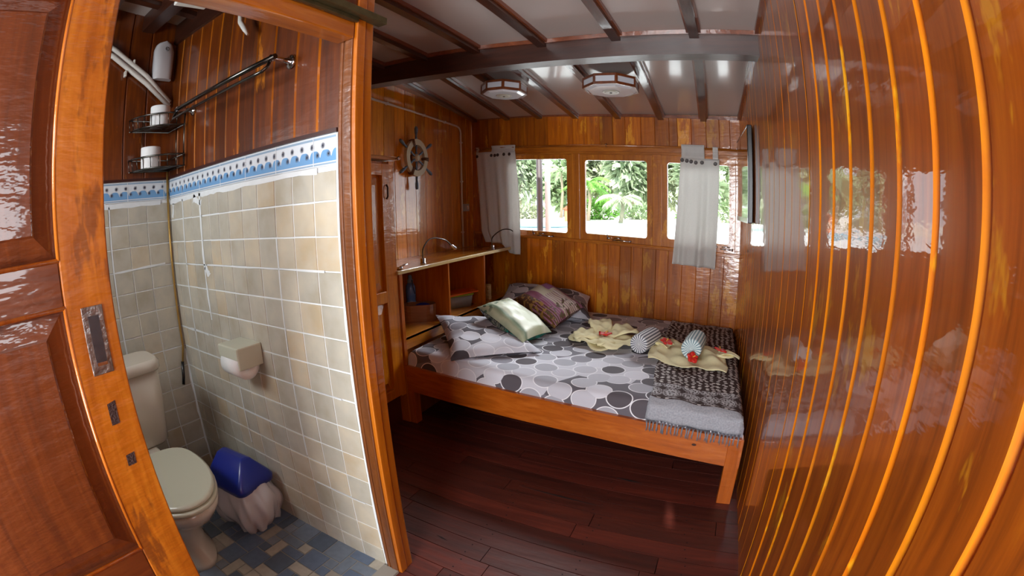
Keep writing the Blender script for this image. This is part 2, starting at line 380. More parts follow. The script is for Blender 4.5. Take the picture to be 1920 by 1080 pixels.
# windows: glass openings in x, z at x=-1 reference
WIN = [(-1.66, -1.148, 1.095, 1.692), (-.988, -.479, 1.082, 1.684), (-.32, .15, 1.095, 1.688)]
WIN = [(-1.66, -1.148, 1.088, 1.700), (-.988, -.479, 1.098, 1.690), (-.32, .15, 1.110, 1.685)]
mb = MB()
xs = [-1.75]+[v for w in WIN for v in (w[0]-.045, w[1]+.045)]+[.25]
for a, b in ((-1.75, WIN[0][0]-.045), (WIN[0][1]+.045, WIN[1][0]-.045), (WIN[1][1]+.045, WIN[2][0]-.045), (WIN[2][1]+.045, .25)):
    wbox(mb, a, b, -.03, .012, 1.02, 1.78, .6)
mullion = mb
mb.build('trim_1', CASING, bevel=.004)['kind'] = 'structure'
mb = MB(); wbox(mb, -2.06, .25, -.03, .016, 1.755, 1.80, .5); wbox(mb, -2.06, .25, .016, .026, 1.742, 1.757, .3)
wbox(mb, -1.75, .25, -.03, .010, 1.735, 1.757, .2)
mb.build('trim_2', CASINGX, bevel=.003)['kind'] = 'structure'
mb = MB(); wbox(mb, -2.06, .25, -.03, .02, 1.022, 1.05, .55); wbox(mb, -2.06, .25, .02, .034, 1.036, 1.048, .8)
mb.build('trim_3', CASINGX, bevel=.004)['kind'] = 'structure'
gm, nt, b = newmat('window_glass'); nt.nodes.remove(b); GLASS = gm
fr = nt.nodes.new('ShaderNodeFresnel'); fr.inputs[0].default_value = 1.45; ta = nt.nodes.new('ShaderNodeBsdfTransparent'); gl = nt.nodes.new('ShaderNodeBsdfGlossy'); gl.inputs['Roughness'].default_value = .0
mxs = nt.nodes.new('ShaderNodeMixShader'); nt.links.new(fr.outputs[0], mxs.inputs[0]); nt.links.new(ta.outputs[0], mxs.inputs[1]); nt.links.new(gl.outputs[0], mxs.inputs[2]); nt.links.new(mxs.outputs[0], nt.nodes['Material Output'].inputs[0])
for i, (x0, x1, z0, z1) in enumerate(WIN):
    w = thing('window_%d' % (i+1), None, None, kind='structure')
    mb = MB(); f = .042; o0, o1 = -.022, .004
    # sash with rounded opening corners
    def rrect(a, b, c, d, r, n=5):
        pts = []
        for (cx, cy, s0) in ((b-r, d-r, 0), (a+r, d-r, PI/2), (a+r, c+r, PI), (b-r, c+r, 1.5*PI)):
            for k in range(n+1): t = s0+PI/2*k/n; pts.append((cx+r*math.cos(t), cy+r*math.sin(t)))
        return pts
    inn = rrect(x0, x1, z0, z1, .022); out = rrect(x0-f-.006, x1+f+.006, 1.04, 1.745, .001)
    L = len(inn)
    iv = [[mb.vert(wpt(x, o, z)) for x, z in pl] for o in (o1, o0) for pl in (inn, out)]
    for k in range(L):
        q = (k+1) % L
        mb.face((iv[0][k], iv[1][k], iv[1][q], iv[0][q]), .5); mb.face((iv[2][q], iv[3][q], iv[3][k], iv[2][k]), .5)
        mb.face((iv[0][q], iv[2][q], iv[2][k], iv[0][k]), .3); mb.face((iv[1][k], iv[3][k], iv[3][q], iv[1][q]), .5)
    mb.build('sash', CASING, w)
    mb = MB(); wbox(mb, x0-.01, x1+.01, -.014, -.010, z0-.01, z1+.01); mb.build('pane', GLASS, w)
    mb = MB()
    xc = {0: x0+.2, 1: (x0+x1)/2-.06, 2: x1-.10}[i]
    A = Vector(wpt(xc, .02, z0-.025)); 
    mb.tube([wpt(xc-.01, .005, z0-.028), wpt(xc, .022, z0-.026), wpt(xc+.02, .024, z0-.02)], .006, 8)
    mb.tube([wpt(xc, .02, z0-.02), wpt(xc-.006, .026, z0+.028)], [.005, .002], 8)
    mb.build('latch', CHROME, w)
    mb = MB(); mb.tube([wpt(xc+.04, .02, z0-.034), wpt(xc+.19 if i < 2 else x1+.03, .024, z0-.036)], .004, 8)
    mb.tube([wpt(xc+.19 if i < 2 else x1+.03, .018, z0-.04), wpt(xc+.19 if i < 2 else x1+.03, .03, z0-.03)], .006, 8)
    mb.tube([wpt(xc+.05, .012, z0-.02), wpt(xc+.08, .018, z0-.017), wpt(xc+.11, .012, z0-.02)], .004, 8)
    mb.build('stay', CHROME, w)

# ceiling panels, cambered
mb = MB(); X = [-2.6, -2.3, -1.95, -1.6, -1.2, -.8, -.4, 0, .42]; Y = [-1.5, -.6, .3, 1.2, YB, 2.6, 3.1, 3.8]
g = [[mb.vert((x, y, (zc(x, y) if y < 3.5 else zc(x, yw(x))-.03)+.012)) for x in X] for y in Y]
g2 = [[mb.vert((x, y, (zc(x, y) if y < 3.5 else zc(x, yw(x))-.03)+.05)) for x in X] for y in Y]
for j in range(len(Y)-1):
    for i in range(len(X)-1):
        mb.face((g[j][i], g[j+1][i], g[j+1][i+1], g[j][i+1]), .5, 0, True); mb.face((g2[j][i], g2[j][i+1], g2[j+1][i+1], g2[j+1][i]), .5, 0, True)
struct(mb.build('ceiling', WHITECEIL))
tn = [3]
def trim(mb, mats, **k):
    tn[0] += 1; o = mb.build('trim_%d' % tn[0], mats, **k); o['kind'] = 'structure'; return o
def strip(x0, y0, x1, y1, w, h, up=.012, n=6, mould=True):
    mb = MB(); d = Vector((x1-x0, y1-y0, 0)).normalized(); pr = Vector((d.y, -d.x, 0))
    for (o0, o1, hh, mt) in ((-w/2, w/2, h, 0),)+(((-w/2-.012, -w/2, .008, 1), (w/2, w/2+.012, .008, 1)) if mould else ()):
        for k in range(n):
            Q = []
            for zz in (0, 1):
                for (t, o) in ((k/n, o0), (k/n, o1), ((k+1)/n, o1), ((k+1)/n, o0)):
                    x = lerp(x0, x1, t)+pr.x*o; y = lerp(y0, y1, t)+pr.y*o
                    Q.append((x, y, zc(x, min(y, yw(x)))+(up if zz else -hh)))
            mb.hexa(Q, .5, mt)
    return mb
far = [(-1.90, -2.06), (-1.60, -1.71), (-1.37, -1.39), (-1.10, -1.06), (-.755, -.70), (-.378, -.36), (-.030, -.035)]
for (a, b) in far: trim(strip(a, YB+.09, b, yw(b)+.01, .046, .026), [BEAM, MOULD])
near = [(-1.86, -2.0), (-1.53, -1.66), (-1.185, -1.33), (-.802, -.93), (-.417, -.50), (-.037, -.09)]
for (a, b) in near: trim(strip(a, YB, b, .95, .046, .030), [BEAM, MOULD])
for x in (-2.05, -1.62, -1.2, -.8, -.4, 0): trim(strip(x-.03, .93, x-.1, -1.4, .05, .032, n=4), [BEAM, MOULD])
def xstrip(y0, y1, x0, x1, ztopf, zbotf, mats, n=16):
    mb = MB()
    for k in range(n):
        a = lerp(x0, x1, k/n); b = lerp(x0, x1, (k+1)/n)
        mb.hexa([(a, y0, zbotf(a)), (b, y0, zbotf(b)), (b, y1, zbotf(b)), (a, y1, zbotf(a)), (a, y0, ztopf(a)), (b, y0, ztopf(b)), (b, y1, ztopf(b)), (a, y1, ztopf(a))], .5)
    return mb
ZBB = [(-2.1, 2.145), (-1.6, 2.11), (-1.319, 2.092), (-.942, 2.076), (-.611, 2.063), (-.202, 2.054), (.269, 2.044)]
mb = xstrip(YB, YB+.10, XL, .285, lambda x: zc(x, YB)+.012, lambda x: seg_interp(ZBB, x), None)
for k in range(16):
    for (ya, yb) in ((YB-.014, YB), (YB+.10, YB+.114)):
        a = lerp(XL, .28, k/16); b = lerp(XL, .28, (k+1)/16); q = lambda x: zc(x, YB)+.012; p = lambda x: zc(x, YB)-.010
        mb.hexa([(a, ya, p(a)), (b, ya, p(b)), (b, yb, p(b)), (a, yb, p(a)), (a, ya, q(a)), (b, ya, q(b)), (b, yb, q(b)), (a, yb, q(a))], .6, 1)
trim(mb, [BEAMX, MOULD])
mb = xstrip(.93, 1.02, XBL-.05, -.93, lambda x: zc(x, .98)+.012, lambda x: zc(x, .98)-.10, None, 6); trim(mb, BEAMX)
for yb_ in (.44, .73): mb = xstrip(yb_, yb_+.07, XBL-.05, -.95, lambda x: zc(x, .6)+.012, lambda x: zc(x, .6)-.09, None, 6); trim(mb, BEAMX)
# thin cove mouldings where ceiling meets right wall and window wall
mb = MB()
for k in range(10):
    y0 = lerp(-1.3, 3.39, k/10); y1 = lerp(-1.3, 3.39, (k+1)/10)
    Q = [(xr(y0)-.016, y0, zc(.26, y0)-.004), (xr(y0)+.01, y0, zc(.26, y0)-.004), (xr(y1)+.01, y1, zc(.26, y1)-.004), (xr(y1)-.016, y1, zc(.26, y1)-.004)]
    mb.hexa(Q+[(p[0], p[1], p[2]+.02) for p in Q])
trim(mb, MOULD)
mb = MB()
for k in range(14):
    a = lerp(-2.1, .23, k/14); b = lerp(-2.1, .23, (k+1)/14)
    za, zb_ = seg_interp(ZW, a), seg_interp(ZW, b)
    A0 = PW+uw*sx(a)+nw*.016; A1 = PW+uw*sx(a)-nw*.01; B0 = PW+uw*sx(b)+nw*.016; B1 = PW+uw*sx(b)-nw*.01
    Q = [(A0.x, A0.y, za-.006), (B0.x, B0.y, zb_-.006), (B1.x, B1.y, zb_-.006), (A1.x, A1.y, za-.006)]
    mb.hexa(Q+[(p[0], p[1], p[2]+.022) for p in Q])
trim(mb, MOULD)
# rear of the cabin (behind the camera) with the open aft doorway
mb = MB()
mb.box(-.97, -.75, -1.36, -1.30, 0, 2.6); mb.box(.12, .42, -1.36, -1.30, 0, 2.6); mb.box(-.75, .12, -1.36, -1.30, 2.05, 2.6)
struct(mb.build('wall_front', WALLL))

# ---------------------------------------------------------------- bathroom
def tilemat():
    m, nt, b = newmat('stone_wall_tile'); tc = nt.nodes.new('ShaderNodeUVMap'); sp = nt.nodes.new('ShaderNodeSeparateXYZ'); nt.links.new(tc.outputs[0], sp.inputs[0])
    at = nt.nodes.new('ShaderNodeAttribute'); at.attribute_name = 'tone'
    o = nt.nodes.new('ShaderNodeTexCoord'); n = nt.nodes.new('ShaderNodeTexNoise'); n.inputs['Scale'].default_value = 9; n.inputs['Detail'].default_value = 6
    nt.links.new(o.outputs['Object'], n.inputs['Vector'])
    c = ramp(nt, n.outputs['Fac'], [(.3, S(172, 163, 144)), (.5, S(184, 179, 166)), (.7, S(198, 190, 172))]).outputs[0]
    f = ramp(nt, at.outputs['Fac'], [(.0, (0, 0, 0)), (.7, (0, 0, 0)), (1, (.55, .55, .55))]).outputs[0]
    n2 = nt.nodes.new('ShaderNodeTexNoise'); n2.inputs['Scale'].default_value = 16; nt.links.new(o.outputs['Object'], n2.inputs['Vector'])
    f2 = math_(nt, 'MULTIPLY', f, n2.outputs['Fac']); f2 = math_(nt, 'MULTIPLY', f2, 1.1)
    c = mix(nt, f2, c, S(196, 160, 104))
    v = math_(nt, 'MULTIPLY_ADD', at.outputs['Fac'], .16); v.node.inputs[2].default_value = .92
    hs = nt.nodes.new('ShaderNodeHueSaturation'); nt.links.new(c, hs.inputs['Color']); nt.links.new(v, hs.inputs['Value']); nt.links.new(hs.outputs[0], b.inputs['Base Color'])
    b.inputs['Roughness'].default_value = .38
    return m
TILE = tilemat(); GROUT = plain('white_grout', S(222, 226, 228), .8, noise=.08, bscale=30)
def tiles(mb, P0, u, n, colx, rowz, seed, gap=.0048):
    P0 = Vector(P0); u = Vector(u); n = Vector(n); r = random.Random(seed)
    def pt(s_, z, o): p = P0+u*s_+n*o; return (p.x, p.y, z)
    for i, (a, b) in enumerate(zip(colx, colx[1:])):
        for j, (c, d) in enumerate(zip(rowz, rowz[1:])):
            g = gap*(.7+.6*r.random()); t = r.random(); o = .003
            A = [pt(a+g/2, c+g/2, 0), pt(b-g/2, c+g/2, 0), pt(b-g/2, d-g/2, 0), pt(a+g/2, d-g/2, 0)]
            e = .0015
            B = [pt(a+g/2+e, c+g/2+e, o), pt(b-g/2-e, c+g/2+e, o), pt(b-g/2-e, d-g/2-e, o), pt(a+g/2+e, d-g/2-e, o)]
            ia = [mb.vert(p) for p in A]; ib = [mb.vert(p) for p in B]
            mb.face(ib, t)
            for k in range(4): mb.face((ia[k], ia[(k+1) % 4], ib[(k+1) % 4], ib[k]), t)
ROWS = [0, .085, .188, .302, .407, .506, .612, .719, .821, .928, 1.035, 1.143, 1.250, 1.358, 1.4515]
colsx = [-2.31, -2.235, -2.13, -2.03, -1.93, -1.84, -1.75, -1.66, -1.551, -1.439, -1.324, -1.221, -1.109, -.999]
mb = MB(); P0 = (-2.31, YT, 0)
def tw(x, z, o=0): return (x, YT-o, z)
mb.quad(tw(-2.33, 0), tw(-.985, 0), tw(-.985, 1.565), tw(-2.33, 1.565), .5, 1)
tiles(mb, P0, (1, 0, 0), (0, -1, 0), [c+2.31 for c in colsx], ROWS, 4)
# smeared grout: vertical and horizontal lines left thick by the tiler
def smear(pts, w, seed, plane='t'):
    r = random.Random(seed)
    L = []; Rr = []
    for i in range(len(pts)-1):
        (x0, z0), (x1, z1) = pts[i], pts[i+1]; d = Vector((x1-x0, z1-z0)).normalized(); nn = Vector((-d.y, d.x))
        for k in range(8):
            t = k/8; x = lerp(x0, x1, t); z = lerp(z0, z1, t); a = w*r.uniform(.4, 1.1); c = w*r.uniform(.4, 1.1)
            L.append((x+nn.x*a, z+nn.y*a)); Rr.append((x-nn.x*c, z-nn.y*c))
    f = (lambda x, z: tw(x, z, .0042)) if plane == 't' else (lambda y, z: (XBL+.0042, y, z))
    li = [mb.vert(f(*p)) for p in L]; ri = [mb.vert(f(*p)) for p in Rr]
    for k in range(len(li)-1): mb.face((li[k], ri[k], ri[k+1], li[k+1]), .5, 1)
smear([(-2.13, 1.45), (-2.13, 1.0), (-2.125, .5), (-2.12, .2)], .006, 1); smear([(-1.93, 1.46), (-1.925, 1.15), (-1.915, .86)], .010, 2)
smear([(-1.75, .62), (-1.755, .3)], .005, 21)
smear([(-2.30, 1.143), (-1.6, 1.143), (-1.0, 1.143)], .004, 3); smear([(-2.30, .821), (-1.93, .822)], .007, 4); smear([(-2.29, .719), (-1.5, .72), (-1.0, .719)], .003, 5)
smear([(-1.324, 1.25), (-1.324, .3)], .003, 6); smear([(-.996, 1.56), (-.995, .8), (-.995, 0)], .007, 7); smear([(-2.305, .7), (-2.30, .35), (-2.303, 0)], .009, 8)
smear([(-2.3, 1.445), (-1.93, 1.452), (-1.7, 1.452), (-1.0, 1.455)], .012, 9); smear([(-2.25, 1.44), (-2.27, 1.36)], .012, 22); smear([(-2.0, 1.44), (-1.9, 1.41)], .02, 23); smear([(-1.91, 1.14), (-1.88, 1.09)], .02, 24)
smear([(-1.3, .302), (-1.0, .302)], .003, 25); smear([(-2.2, .506), (-1.4, .506)], .0035, 26)
# border: white ground, blue bands, waves, small stars
BW = plain('border_white', S(216, 222, 228), .2); BB = plain('border_blue', S(112, 160, 206), .2); BD = plain('border_dark', S(70, 74, 92), .4); BG = plain('border_grey_blue', S(146, 170, 192), .25)
def border(mb, f, s0, s1, ph):
    """f(s, z, offset) -> point; materials 2 white 3 blue 4 dark 5 grey blue"""
    z0, z1 = 1.466, 1.562
    mb.quad(f(s0, z0, .004), f(s1, z0, .004), f(s1, z1, .004), f(s0, z1, .004), .5, 2)
    for a, b, m_ in ((1.549, 1.556, 5), (1.470, 1.475, 5), (1.479, 1.482, 3)): mb.quad(f(s0, a, .0046), f(s1, a, .0046), f(s1, b, .0046), f(s0, b, .0046), .5, m_)
    per = .052; n = int((s1-s0)/.0026)
    prev = None
    for k in range(n+1):
        s_ = lerp(s0, s1, k/n); t = ((s_+ph)/per) % 1
        zz = 1.490+.026*abs(math.sin(PI*(t+.12*math.sin(2*PI*t))))**.9
        a, b = mb.vert(f(s_, 1.482, .0048)), mb.vert(f(s_, zz, .0048))
        if prev: mb.face((prev[0], a, b, prev[1]), .5, 3)
        prev = (a, b)
    k = 0; s_ = s0+.02
    while s_ < s1-.01:
        for (ds, zz, rr, mm) in ((0, 1.502, .010, 4), (.026, 1.530, .010, 4)):
            cs = s_+ds
            if cs > s1-.008: continue
            for q in range(6):
                a = q*PI/6+.2; dx, dz = math.cos(a)*rr, math.sin(a)*rr; wx, wz_ = -math.sin(a)*.0008, math.cos(a)*.0008
                mb.quad(f(cs-dx-wx, zz-dz-wz_, .0052), f(cs+dx-wx, zz+dz-wz_, .0052), f(cs+dx+wx, zz+dz+wz_, .0052), f(cs-dx+wx, zz-dz+wz_, .0052), .5, mm)
        s_ += per
    s_ = s0+.17
    while s_ < s1: mb.quad(f(s_, z0, .0055), f(s_+.003, z0, .0055), f(s_+.003, z1, .0055), f(s_, z1, .0055), .5, 1); s_ += .205
border(mb, lambda s_, z, o: (-2.31+s_, YT-o, z), .01, 1.312, .01)
# dark timber planks above the tiles
mt = MB()
pc = [-2.33, -2.21, -2.117, -1.998, -1.89, -1.791, -1.691, -1.591, -1.471, -1.351, -1.216, -1.098, -.985]
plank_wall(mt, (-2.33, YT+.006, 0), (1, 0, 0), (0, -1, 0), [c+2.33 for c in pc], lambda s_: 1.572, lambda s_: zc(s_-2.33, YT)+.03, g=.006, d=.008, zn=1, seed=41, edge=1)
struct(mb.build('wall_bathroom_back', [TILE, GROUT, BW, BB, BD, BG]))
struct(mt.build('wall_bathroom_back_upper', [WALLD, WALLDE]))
mb = MB(); mb.box(-2.31, -.99, YT-.012, YT+.02, 1.5625, 1.575); mb.box(XBL, XBL+.012, -.3, YT, 1.5625, 1.575); trim(mb, plain('dark_lath', S(58, 22, 16), .4))
# left bathroom wall
mb = MB(); f = lambda y, z, o=0: (XBL+o, y, z)
mb.quad(f(-.3, 0), f(YT+.02, 0), f(YT+.02, 1.565), f(-.3, 1.565), .5, 1)
mb.v and None
yc = [-.3+.107*k for k in range(12)]; yc[-1] = YT
tiles(mb, (XBL, -.3, 0), (0, 1, 0), (1, 0, 0), [.0, .105, .21, .317, .424, .53, .637, .744, .85, .895, 1.0, 1.105, 1.2416], ROWS, 9)
smear([(YT-.004, .7), (YT-.006, .3), (YT-.004, 0)], .010, 31, 'l'); smear([(.6, 1.143), (.93, 1.15)], .006, 32, 'l'); smear([(.6, .719), (.93, .719)], .004, 34, 'l')
smear([(.597, 1.45), (.597, .4)], .004, 33, 'l'); smear([(.5, 1.455), (.94, 1.45)], .014, 35, 'l')
border(mb, lambda s_, z, o: (XBL+o, -.3+s_, z), .01, 1.235, .03)
struct(mb.build('wall_bathroom_left', [TILE, GROUT, BW, BB, BD, BG]))
mt = MB(); plank_wall(mt, (XBL-.006, -.3, 0), (0, 1, 0), (1, 0, 0), [0, .12, .24, .36, .49, .62, .74, .86, .98, 1.1, 1.26], lambda s_: 1.572, lambda s_: zc(XBL, s_-.3)+.03, g=.006, d=.008, seed=42)
struct(mt.build('wall_bathroom_left_upper', [WALLD]))
# unseen bathroom near wall, opening added for the fill light, and the corridor side
mb = MB(); mb.box(-2.36, -2.0, -.34, -.30, 0, 2.6); mb.box(-1.4, -.94, -.34, -.30, 0, 2.6); mb.box(-2.0, -1.4, -.34, -.30, 0, 1.5); mb.box(-2.0, -1.4, -.34, -.30, 2.0, 2.6)
struct(mb.build('wall_bathroom_front', plain('bathroom_paint', S(170, 166, 150), .5)))
mb = MB(); mb.box(-.975, -.925, -1.36, .05, 0, 2.6); mb.box(-.975, -.925, .05, .99, 1.95, 2.6)
struct(mb.build('wall_corridor', WALLD))
for nm, bb in (('wall_bathroom_outer', (-2.4, -.96, .985, 1.0, 0, 2.5)), ('wall_bathroom_side', (XBL-.06, XBL-.04, -.4, 1.1, 0, 2.6)), ('wall_left_outer', (XL-.06, XL-.035, 1.0, 3.8, 0, 2.5))):
    mb = MB(); mb.box(*bb); struct(mb.build(nm, WALLD))
mb = MB(); mb.box(-4, 3, -7, -1.5, 2.62, 2.68); struct(mb.build('roof_sun_block', plain('sun_block_canvas', S(220, 214, 200), .8)))  # unseen roof added to keep direct sun out of the rear openings
# mosaic floor
def mosaic():
    m, nt, b = newmat('mosaic_floor_tile'); at = nt.nodes.new('ShaderNodeAttribute'); at.attribute_name = 'tone'
    c = ramp(nt, at.outputs['Fac'], [(0, S(88, 102, 120)), (.25, S(114, 126, 142)), (.45, S(98, 114, 138)), (.62, S(128, 138, 150)), (.75, S(176, 170, 158)), (.9, S(156, 150, 140))], 'CONSTANT').outputs[0]
    n = nt.nodes.new('ShaderNodeTexNoise'); n.inputs['Scale'].default_value = 40; tc = nt.nodes.new('ShaderNodeTexCoord'); nt.links.new(tc.outputs['Object'], n.inputs['Vector'])
    hs = nt.nodes.new('ShaderNodeHueSaturation'); nt.links.new(c, hs.inputs['Color']); v = math_(nt, 'MULTIPLY_ADD', n.outputs['Fac'], .4); v.node.inputs[2].default_value = .8
    nt.links.new(v, hs.inputs['Value']); nt.links.new(hs.outputs[0], b.inputs['Base Color']); b.inputs['Roughness'].default_value = .3; return m
mb = MB(); r = random.Random(8); q = .052
mb.quad((-2.33, -.3, .004), (-.99, -.3, .004), (-.99, YT, .004), (-2.33, YT, .004), .5, 1)
nx, ny = int(1.31/q), int(1.24/q); occ = [[0]*(ny+1) for _ in range(nx+1)]
for i in range(nx):
    for j in range(ny):
        if occ[i][j]: continue
        opts = [(2, 2), (2, 2), (2, 1), (1, 2), (1, 1), (1, 1)]; r.shuffle(opts)
        for (a, c) in opts+[(1, 1)]:
            if i+a <= nx and j+c <= ny and all(not occ[i+p][j+s_] for p in range(a) for s_ in range(c)): break
        for p in range(a):
            for s_ in range(c): occ[i+p][j+s_] = 1
        x0, y0 = -1.0-(i+a)*q, YT-(j+c)*q; g = .003; t = r.random()*.7 if a*c != 2 or r.random() < .6 else r.uniform(.76, .99)
        if a*c == 1 and r.random() < .35: t = .85
        P = [(x0+g, y0+g), (x0+a*q-g, y0+g), (x0+a*q-g, y0+c*q-g), (x0+g, y0+c*q-g)]
        mb.hexa([(x, y, .004) for x, y in P]+[(x, y, .007) for x, y in P], t)
mb.box(-1.0, -.93, -.3, .93, 0, .012, .5, 1)
struct(mb.build('floor_bathroom', [mosaic(), plain('floor_grout', S(150, 146, 138), .8)]))

# ---------------------------------------------------------------- door post, header and sliding door
mb = MB(); mb.box(-.989, -.955, .934, 1.0, 0, 2.0, .3, 0); mb.box(-.962, -.93, .928, .96, 0, 2.2, .6, 0); mb.box(-.982, -.970, .930, .94, 0, 1.9, .9, 0)
trim(mb, [JAMB], bevel=.003)
mb = MB(); mb.box(-.935, -.916, .934, .970, 0, 2.5, .8); trim(mb, POST, bevel=.003)
mb = MB(); mb.box(-.96, -.919, .970, 1.007, 0, 2.5, .2); trim(mb, POST, bevel=.003)
mb = MB(); mb.box(-.995, -.925, .0, .93, 1.838, 1.893, .5); trim(mb, wood('header_teak', S(120, 54, 22), S(168, 88, 38), S(200, 120, 56), 'y', None, crough=.1, ripple=.3), bevel=.005)
mb = MB(); mb.box(-.94, -.918, -.9, .92, 1.925, 2.45, .4); trim(mb, WALLD)
trk = MB(); trk.box(-.92, -.885, -.8, 1.03, 1.902, 1.925); trk.box(-.92, -.908, -.8, .93, 1.888, 1.902)
top(trk.build('door_track', plain('oxidised_track_metal', S(104, 96, 66), .45, metal=.8, noise=.5, bscale=30, bump=.4), bevel=.002), 'tarnished metal sliding track along the top of the bathroom doorway', 'track')
d = thing('door_1', None, None, kind='structure')
XD = -.90
mb = MB(); mb.box(XD-.035, XD, .122, .224, .01, 1.885, .5); mb.build('stile', DOORS, d, bevel=.003)
mb = MB(); mb.box(XD-.035, XD, -.72, -.62, .01, 1.885, .5); mb.build('stile', DOORS, d, bevel=.003)
for z0, z1 in ((1.208, 1.290), (.56, .703), (.01, .18), (1.78, 1.885)):
    mb = MB(); mb.box(XD-.035, XD-.0015, -.62, .122, z0, z1, .4); mb.build('rail', DOORR, d, bevel=.003)
def panel(y0, y1, z0, z1):
    mb = MB(); e = .045
    xo, xi, xm = XD-.017, XD-.006, XD-.021
    O = [(y0, z0), (y1, z0), (y1, z1), (y0, z1)]; I = [(y0+e, z0+e), (y1-e, z0+e), (y1-e, z1-e), (y0+e, z1-e)]; Q = [(y0+e+.004, z0+e+.004), (y1-e-.004, z0+e+.004), (y1-e-.004, z1-e-.004), (y0+e+.004, z1-e-.004)]
    io = [mb.vert((xm, *p)) for p in O]; ii = [mb.vert((xi-.003, *p)) for p in I]; iq = [mb.vert((xi, *p)) for p in Q]
    for k in range(4):
        mb.face((io[k], io[(k+1) % 4], ii[(k+1) % 4], ii[k]), .3 if k == 1 else .5); mb.face((ii[k], ii[(k+1) % 4], iq[(k+1) % 4], iq[k]), .6)
    mb.face(iq, .5); mb.box(xm-.008, xm-.004, y0, y1, z0, z1, .3)
    return mb.build('panel', DOORP, d)
def mould(y0, y1, z0, z1):
    mb = MB(); pts = [(XD-.003, y0, z0), (XD-.003, y1, z0), (XD-.003, y1, z1), (XD-.003, y0, z1)]
    for a, b in ((0, 1), (1, 2), (2, 3), (3, 0)): mb.tube([pts[a], pts[b]], .0045, 8)
    return mb.build('moulding', MOULDD, d)
MOULDD = wood('door_moulding', S(150, 74, 32), S(184, 96, 42), S(210, 124, 60), 'z', None, crough=.05, var=.1)
for a in ((-.62, .122, 1.290, 1.78), (-.62, .122, .703, 1.208), (-.62, .122, .18, .56)): panel(*a); mould(*a)
mb = MB(); mb.box(XD-.003, XD+.0025, .153, .198, 1.077, 1.202, .5, 0); h = mb.build('flush_pull', STEELW, d, bevel=.001)
mb = MB(); mb.box(XD+.002, XD+.0032, .165, .188, 1.094, 1.185, .5, 0); mb.box(XD+.003, XD+.006, .166, .187, 1.094, 1.100, .5, 1); mb.build('recess', [plain('recess_steel', S(96, 104, 116), .25, metal=.9, noise=.4, bscale=50), CHROME], h)
for (y, z, s_, hh) in ((.173, .999, .011, .024), (.180, .899, .012, .013)):
    mb = MB(); pl = [(y+s_*math.copysign(1, math.cos(a))*random.Random(int(a*9)).uniform(.7, 1.1), z+hh*math.copysign(1, math.sin(a))*random.Random(int(a*7)+2).uniform(.8, 1.05)) for a in (.6, 2.4, 3.9, 5.5)]
    iv = [mb.vert((XD+.0008, *p)) for p in pl]; mb.face(iv); mb.build('lock_cutout', plain('splintered_cutout', S(48, 22, 16), .8, bump=1, bscale=200, noise=.5), d)

# ================================================================ CABIN FURNITURE
def uvmat(name, build, rough=.85, bump=None, sheen=0):
    m, nt, b = newmat(name); uv = nt.nodes.new('ShaderNodeUVMap'); c = build(nt, uv.outputs[0], b)
    if c is not None: nt.links.new(c, b.inputs['Base Color'])
    b.inputs['Roughness'].default_value = rough; b.inputs['Specular IOR Level'].default_value = .25
    if bump:
        n = nt.nodes.new('ShaderNodeTexNoise'); n.inputs['Scale'].default_value = bump[0]; n.inputs['Detail'].default_value = 3
        nt.links.new(uv.outputs[0], n.inputs['Vector']); bp = nt.nodes.new('ShaderNodeBump'); bp.inputs['Strength'].default_value = bump[1]; bp.inputs['Distance'].default_value = .01
        nt.links.new(n.outputs['Fac'], bp.inputs['Height']); nt.links.new(bp.outputs['Normal'], b.inputs['Normal'])
    return m
def voro(nt, vec, scale, feature='F1', rand=1.0):
    v = nt.nodes.new('ShaderNodeTexVoronoi'); v.voronoi_dimensions = '2D'; v.feature = feature; v.inputs['Scale'].default_value = scale; v.inputs['Randomness'].default_value = rand
    nt.links.new(vec, v.inputs['Vector']); return v
def sep(nt, vec):
    s = nt.nodes.new('ShaderNodeSeparateXYZ'); nt.links.new(vec, s.inputs[0]); return s
def dots_(nt, uv, b):
    mp = nt.nodes.new('ShaderNodeMapping'); mp.inputs['Scale'].default_value = (1, 1.1, 1); mp.inputs['Rotation'].default_value = (0, 0, .5); nt.links.new(uv, mp.inputs[0])
    v = voro(nt, mp.outputs[0], 7.6, 'F1', .38)
    s = nt.nodes.new('ShaderNodeSeparateColor'); nt.links.new(v.outputs['Color'], s.inputs[0])
    pal = ramp(nt, s.outputs[0], [(0, S(200, 200, 210)), (.22, S(90, 84, 90)), (.36, S(172, 172, 182)), (.52, S(216, 216, 226)), (.68, S(146, 144, 154)), (.8, S(82, 76, 82)), (.88, S(190, 190, 200))], 'CONSTANT').outputs[0]
    inside = ramp(nt, v.outputs['Distance'], [(0, (1, 1, 1)), (.455, (1, 1, 1)), (.465, (0, 0, 0))]).outputs[0]
    ring = ramp(nt, v.outputs['Distance'], [(0, (0, 0, 0)), (.455, (0, 0, 0)), (.47, (1, 1, 1)), (.50, (1, 1, 1)), (.515, (0, 0, 0))]).outputs[0]
    n = nt.nodes.new('ShaderNodeTexVoronoi'); n.voronoi_dimensions = '2D'; n.inputs['Scale'].default_value = 3.1; nt.links.new(mp.outputs[0], n.inputs['Vector'])
    s2 = nt.nodes.new('ShaderNodeSeparateColor'); nt.links.new(n.outputs['Color'], s2.inputs[0])
    bg = ramp(nt, s2.outputs[1], [(0, S(104, 100, 108)), (.42, S(206, 206, 216)), (.68, S(124, 122, 132))], 'CONSTANT').outputs[0]
    c = mix(nt, ring, bg, S(236, 236, 242)); return mix(nt, inside, c, pal)
DOTS = uvmat('polka_dot_cotton', dots_, .8, (9, .25))
PLANKV = None
